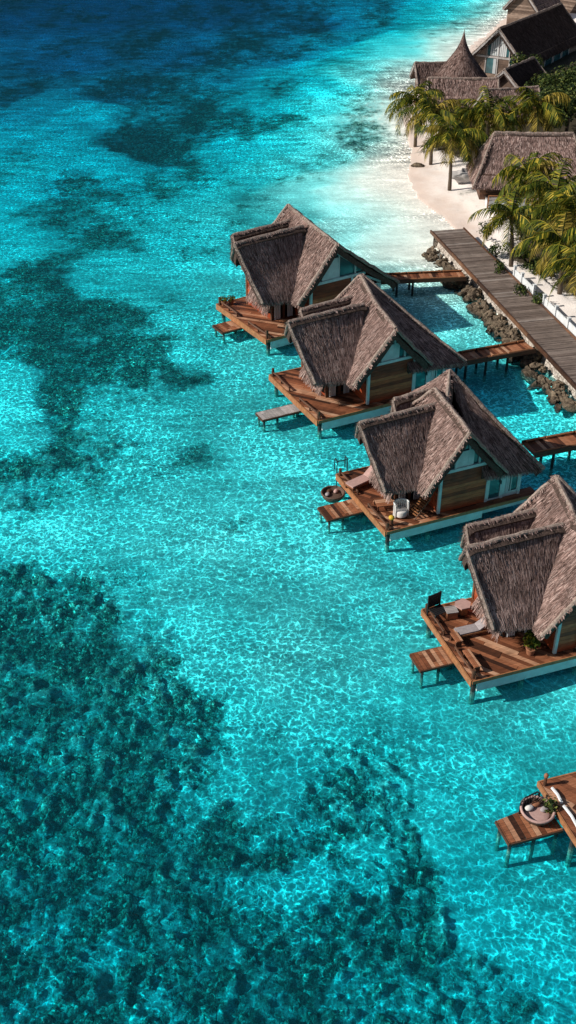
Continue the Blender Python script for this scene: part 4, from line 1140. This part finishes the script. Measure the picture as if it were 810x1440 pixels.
# second house behind
b2 = at(800, 30, gz)
thatch_house('gabled_house', 'house half hidden behind the big shade-darkened thatch at the top right corner', Vector((b2.x + 6, b2.y + 14, gz)), hang - .25, 14, 7.5, 2.8, 6.6, ['house_boards'], seed=32, over=.7, dens=45)
thatch_house('garden_hut', 'small low hut with a brown thatch ridge behind the big house, by the water', at(748, 42, gz) + Vector((1.5, 9, 0)), hang, 8, 4.5, 2.4, 5.0, ['house_boards'], seed=33, dens=45)

# conical hut
cb = at(648, 134, gz)
con = thing('conical_hut', 'round hut under a tall pointed conical thatch roof', 'hut', cb + Vector((0, 1.6, 0)))
m = MB(); m.lathe([(2.5, -.5), (2.5, 1.9), (2.3, 1.95), (0, 1.96)], 24); m.build('wall', M['house_boards'], con)
m = MB(); rnc = random.Random(41)
prof = [(.06, 6.6), (.18, 6.0), (.42, 5.3), (.85, 4.5), (1.45, 3.7), (2.2, 2.8), (3.1, 1.75)]
def prad(t):
    k = min(len(prof) - 2, int(t * (len(prof) - 1))); f_ = t * (len(prof) - 1) - k
    return lerp(prof[k][0], prof[k + 1][0], f_), lerp(prof[k][1], prof[k + 1][1], f_)
m.lathe([(3.0, 1.6)] + prof[::-1], 28, m=0)
for _ in range(5200):
    t_ = rnc.random() ** .6; a = rnc.uniform(0, 6.283); r0_, z0_ = prad(t_); r1_, z1_ = prad(min(1, t_ + .09))
    a2 = a + rnc.gauss(0, .04); w_ = .035 * rnc.uniform(.6, 1.4)
    p0 = Vector((r0_ * math.cos(a), r0_ * math.sin(a), z0_ + .02)); p1 = Vector((r1_ * math.cos(a2) * 1.02, r1_ * math.sin(a2) * 1.02, z1_ + rnc.uniform(.02, .09)))
    wd = Vector((-math.sin(a), math.cos(a), 0)) * w_
    m.face([p0 - wd, p0 + wd, p1 + wd, p1 - wd], 1)
m.build('roof', GTH, con)
m = MB(); m.tube([(0, 0, 6.4), (0, 0, 6.95)], [.09, .02], 8); m.build('finial', M['tcap'], con)

thatch_house('garden_hut', 'low thatched hut at the water side, left of the conical roof', at(622, 132, gz) + Vector((-.4, 2.5, 0)), .1, 4.5, 3.6, 1.5, 3.0, ['house_boards'], seed=34, dens=60, th=GTH)
thatch_house('garden_hut', 'low thatched hut right in front of the conical roof, behind the palms', at(650, 158, gz) + Vector((0, 1.5, 0)), -.03, 6.6, 3.6, 1.5, 3.3, ['house_boards'], seed=35, dens=60)
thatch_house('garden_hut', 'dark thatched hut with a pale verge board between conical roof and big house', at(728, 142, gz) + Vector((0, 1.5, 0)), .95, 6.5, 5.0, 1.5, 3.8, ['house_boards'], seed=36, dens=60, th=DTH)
thatch_house('garden_hut', 'thatched hut hidden among the palms below the dark hut', at(716, 172, gz) + Vector((0, 1.0, 0)), .2, 5.0, 3.8, 1.5, 3.3, ['house_boards'], seed=37, dens=60)

# near hut on the beach
hb = at(741, 287, gz)
hut = thatch_house('beach_hut', 'hipped thatched beach hut with a shuttered window, next to the boardwalk head', hb + Vector((0.3, 2.2, .75)), -.04, 8.8, 4.4, 1.75, 4.75, ['timber'], over=.75, hip=1.0, gable=False, seed=38, dens=110)
def shutter(t, x, y, z0, z1):
    f = MB(); f.box(x, x + 1.2, y - .09, y - .05, z0, z1); w_ = f.build('window', M['dark_room'], t)
    s = MB()
    for i in range(9): s.box(x + .05, x + 1.15, y - .13, y - .095, lerp(z0, z1, i / 9) + .02, lerp(z0, z1, (i + 1) / 9) - .03)
    s.build('shutter', M['timber'], w_)
shutter(hut, -3.9, -2.2, .2, 1.3)
m = MB(); planks(m, [(-3.9, -3.4), (3.9, -3.4), (3.9, -2.26), (-3.9, -2.26)], 0, .22, .02, -.05, .08, 3, rr); m.build('porch', M['pale_grey'], hut)
m = MB(); m.box(-3.9, 3.9, -3.36, -2.3, -.75, -.14); m.build('plinth', M['white_paint'], hut)
m = MB()
for x in (-3.8, -1.9, 0, 1.9, 3.8): m.box(x - .05, x + .05, -3.46, -3.4, -.8, .35)
m.box(-3.8, 3.8, -3.47, -3.402, .30, .38); m.build('railing', M['orange'], hut)

# ------------------------------------------------------------------ palms, trees and shrubs
def crown_mesh(seed, nf=19, L=3.3):
    rnd = random.Random(seed); mb = MB()
    for i in range(nf):
        a = i * 2.399 + rnd.gauss(0, .15); el = lerp(1.25, -.25, (i / (nf - 1)) ** .8) + rnd.gauss(0, .08); ln = L * rnd.uniform(.8, 1.1) * (1.0 if i > 3 else .8)
        p = Vector((0, 0, 0)); hd0 = Vector((math.cos(a), math.sin(a), 0)); ang = el; K = 16; pts_ = [p.copy()]
        for k in range(K):
            ang -= (1.35 + .35 * rnd.random()) / K * (.5 + 1.1 * k / K)
            p = p + (hd0 * math.cos(ang) + Vector((0, 0, 1)) * math.sin(ang)) * (ln / K); pts_.append(p.copy())
        mb.tube(pts_, [lerp(.045, .008, k / K) for k in range(K + 1)], 4, 0)
        side0 = hd0.cross(Vector((0, 0, 1))).normalized(); mi_ = 1 if (i > nf * .6 and rnd.random() < .55) or rnd.random() < .08 else 0
        roll = rnd.gauss(0, .35)
        for k in range(3, int(K * 1.6) + 1):
            f_ = k / 1.6; k0 = min(K - 1, int(f_)); q = lerp(pts_[k0], pts_[k0 + 1], f_ - k0)
            dr = (pts_[k0 + 1] - pts_[k0]).normalized(); up = side0.cross(dr).normalized()
            sidev = side0 * math.cos(roll) + up * math.sin(roll); upv = sidev.cross(dr)
            ll = .95 * math.sin(math.pi * min(1, (.16 + .84 * f_ / K)) * .93) ** .6 * rnd.uniform(.85, 1.1) + .08
            for s in (-1, 1):
                dv = (sidev * s * .82 + dr * .62 + Vector((0, 0, -.30 - .75 * rnd.random()))).normalized()
                w_ = dr * .046
                mid = q + dv * ll * .55 + Vector((0, 0, .03)); tip = q + dv * ll + Vector((0, 0, -.28 * ll))
                mb.face([q - w_, q + w_, mid + w_ * 1.1, mid - w_ * 1.1], mi_); mb.face([mid - w_ * 1.1, mid + w_ * 1.1, tip], mi_)
    o = mb.build('crown', [M['frond'], M['dry']]); me = o.data; bpy.data.objects.remove(o); return me
crowns = [crown_mesh(k, 16 + 3 * (k % 2), 3.6) for k in (101, 102, 103, 104)]
PALMS = [  # crown px, base px, crown height, scale, label
    (585, 140, 596, 172, 4.2, 1.05, 'palm leaning furthest out over the water edge, left of the beach grove'),
    (608, 158, 618, 196, 4.6, 1.05, 'palm in the middle of the beach grove below the low water-side hut'),
    (635, 192, 633, 256, 4.6, 1.1, 'palm with a bare leaning trunk standing foremost on the white beach'),
    (660, 165, 664, 215, 4.0, .9, 'short palm filling the gap right behind the foremost beach palm'),
    (688, 158, 690, 210, 4.6, 1.05, 'palm with upright fronds in front of the low hut\'s right end'),
    (753, 148, 755, 205, 5.0, 1.25, 'tall yellowish palm above the right half of the beach hut roof'),
    (742, 243, 748, 312, 5.0, 1.1, 'palm drooping over the front slope of the beach hut'),
    (719, 302, 724, 368, 4.6, .88, 'palm nearest the boardwalk head with a thick shaggy trunk'),
    (783, 272, 785, 338, 4.8, 1.15, 'palm behind the fence palms, right of the beach hut\'s porch'),
    (789, 338, 793, 408, 4.7, 1.0, 'large palm drooping over the white fence'),
    (812, 300, 815, 372, 5.2, 1.2, 'palm cut by the right edge above the fence'),
    (822, 372, 828, 436, 4.2, .95, 'palm cut by the right edge, lowest of the garden'),
]
def palm(px, py, bx, by, h, s, label, k):
    rnd = random.Random(k + 900)
    b = at(bx, by, 1.0); c = at(px, py, 1.0 + h)
    dx, dy = c.x - b.x, c.y - b.y
    lim = 1.8; q = math.hypot(dx, dy)
    if q > lim: dx, dy = dx * lim / q, dy * lim / q
    b = Vector((c.x - dx, c.y - dy, 0)); b.z = ground(b) - .1
    t = thing('palm_tree', label, 'palm tree', b, 0, 1, 'coconut palms of the island')
    m = MB(); P_ = [(dx * (f_ ** 1.5), dy * (f_ ** 1.5), (c.z - b.z) * f_) for f_ in [i / 9 for i in range(10)]]
    m.tube(P_, [lerp(.19, .10, i / 9) * (1.04 if i % 2 else .97) for i in range(10)], 9); m.build('trunk', M['bark'], t, True)
    o = bpy.data.objects.new('crown', crowns[k % 4]); C.objects.link(o); o.parent = t; o.location = (dx, dy, c.z - b.z); o.scale = (s,) * 3; o.rotation_euler = (rnd.gauss(0, .08), rnd.gauss(0, .08), rnd.uniform(0, 6.28))
    m = MB()
    for i in range(5):
        a = i * 1.26; m.blob((dx + .2 * math.cos(a), dy + .2 * math.sin(a), c.z - b.z - .22), .11, 8, 0, i, .1, (1, 1, 1.2))
    m.build('coconut_cluster', M['orange'], t, True)
for k, a in enumerate(PALMS): palm(*a, k)

def broad_tree(name, label, loc, h, r, n, seed, size=.3, cat='tree', trunk=True, group=None):
    rnd = random.Random(seed); t = thing(name, label, cat, loc, 0, 1, group)
    m = MB()
    if trunk:
        m.tube([(0, 0, -.2), (.1, .05, h * .35), (.0, .1, h * .6)], [.2, .16, .1], 8)
    nb_ = 4 if trunk else 5
    lobes = []
    for i in range(9):
        a = rnd.uniform(0, 6.28); q = r * rnd.uniform(.15, .75); lobes.append(Vector((q * math.cos(a), q * math.sin(a), h * rnd.uniform(.45, .9))))
    for l in lobes[:nb_]: m.tube([(0, 0, h * (.3 if trunk else 0)), l * .6 + Vector((0, 0, h * .15)), l], [.08 if trunk else .03, .05 if trunk else .02, .015], 5)
    m.build('trunk' if trunk else 'stem', M['bark'], t, True)
    m = MB()
    for l in lobes: leaf_cloud(m, l, r * .45, r * .45, h * .22, n // 9, size, rnd)
    m.build('crown' if trunk else 'foliage', M['leaf'], t)
BUSH = [
    (795, 192, 5.2, 3.6, 4200, .34, 'broad_tree', 'large dark broadleaf tree filling the right edge below the big house'),
    (768, 203, 3.6, 2.4, 2000, .30, 'broad_tree', 'dark round tree between the yellowish palm and the beach hut roof'),
    (738, 122, 3.6, 2.2, 1700, .30, 'broad_tree', 'bright leafy tree growing against the big house\'s gable wall'),
    (690, 136, 2.4, 1.4, 900, .26, 'broad_tree', 'small leafy tree squeezed between the conical roof and the big house'),
    (800, 150, 4.4, 3.4, 2600, .34, 'broad_tree', 'dark broadleaf tree at the right edge, directly under the big house\'s long eave'),
    (768, 150, 3.4, 2.6, 1700, .32, 'broad_tree', 'rounded broadleaf tree between the dark hut and the edge tree'),
    (706, 205, 2.2, 1.9, 620, .28, 'shrub', 'dense dark shrub under the upright palm behind the beach hut'),
    (672, 206, 1.9, 1.6, 500, .26, 'shrub', 'dense dark shrub behind the foremost beach palm\'s trunk'),
    (655, 192, 2.0, 1.5, 420, .26, 'shrub', 'dark shrub deep among the beach grove palms'),
    (628, 196, 1.6, 1.2, 320, .24, 'shrub', 'dark shrub at the water-side foot of the beach grove'),
    (685, 336, 1.5, .9, 330, .2, 'shrub', 'loose shrub beside the boardwalk head, farthest along the edge'),
    (698, 362, 1.1, .8, 260, .2, 'shrub', 'small shrub against the boardwalk below the loose one'),
    (702, 388, 1.0, .7, 220, .2, 'shrub', 'low shrub touching the first fence post'),
    (733, 418, .9, .7, 220, .18, 'shrub', 'low shrub in the gap of the white fence'),
    (757, 432, 1.0, .7, 220, .18, 'shrub', 'low shrub behind the second fence panel'),
    (760, 380, 1.7, 1.5, 480, .25, 'shrub', 'dark shrub in the shade beneath the drooping fence palm'),
    (740, 362, 1.3, 1.1, 320, .24, 'shrub', 'dark shrub at the foot of the shaggy-trunked palm'),
    (790, 318, 2.1, 1.8, 560, .26, 'shrub', 'dark shrub behind the palms right of the beach hut'),
    (803, 386, 1.7, 1.5, 480, .24, 'shrub', 'dark shrub at the right edge under the lowest garden palm'),
    (758, 340, 1.6, 1.3, 420, .24, 'shrub', 'dark shrub before the beach hut porch, between two palms'),
]
for k, (px, py, h, r, n, sz, nm, lb) in enumerate(BUSH):
    p = at(px, py, 1.0); p.z = ground(p) - .05
    broad_tree(nm, lb, p, h, r, n, 300 + k, sz, 'tree' if nm == 'broad_tree' else 'shrub', nm == 'broad_tree', 'shrubs of the garden' if nm == 'shrub' else 'broadleaf trees of the island')
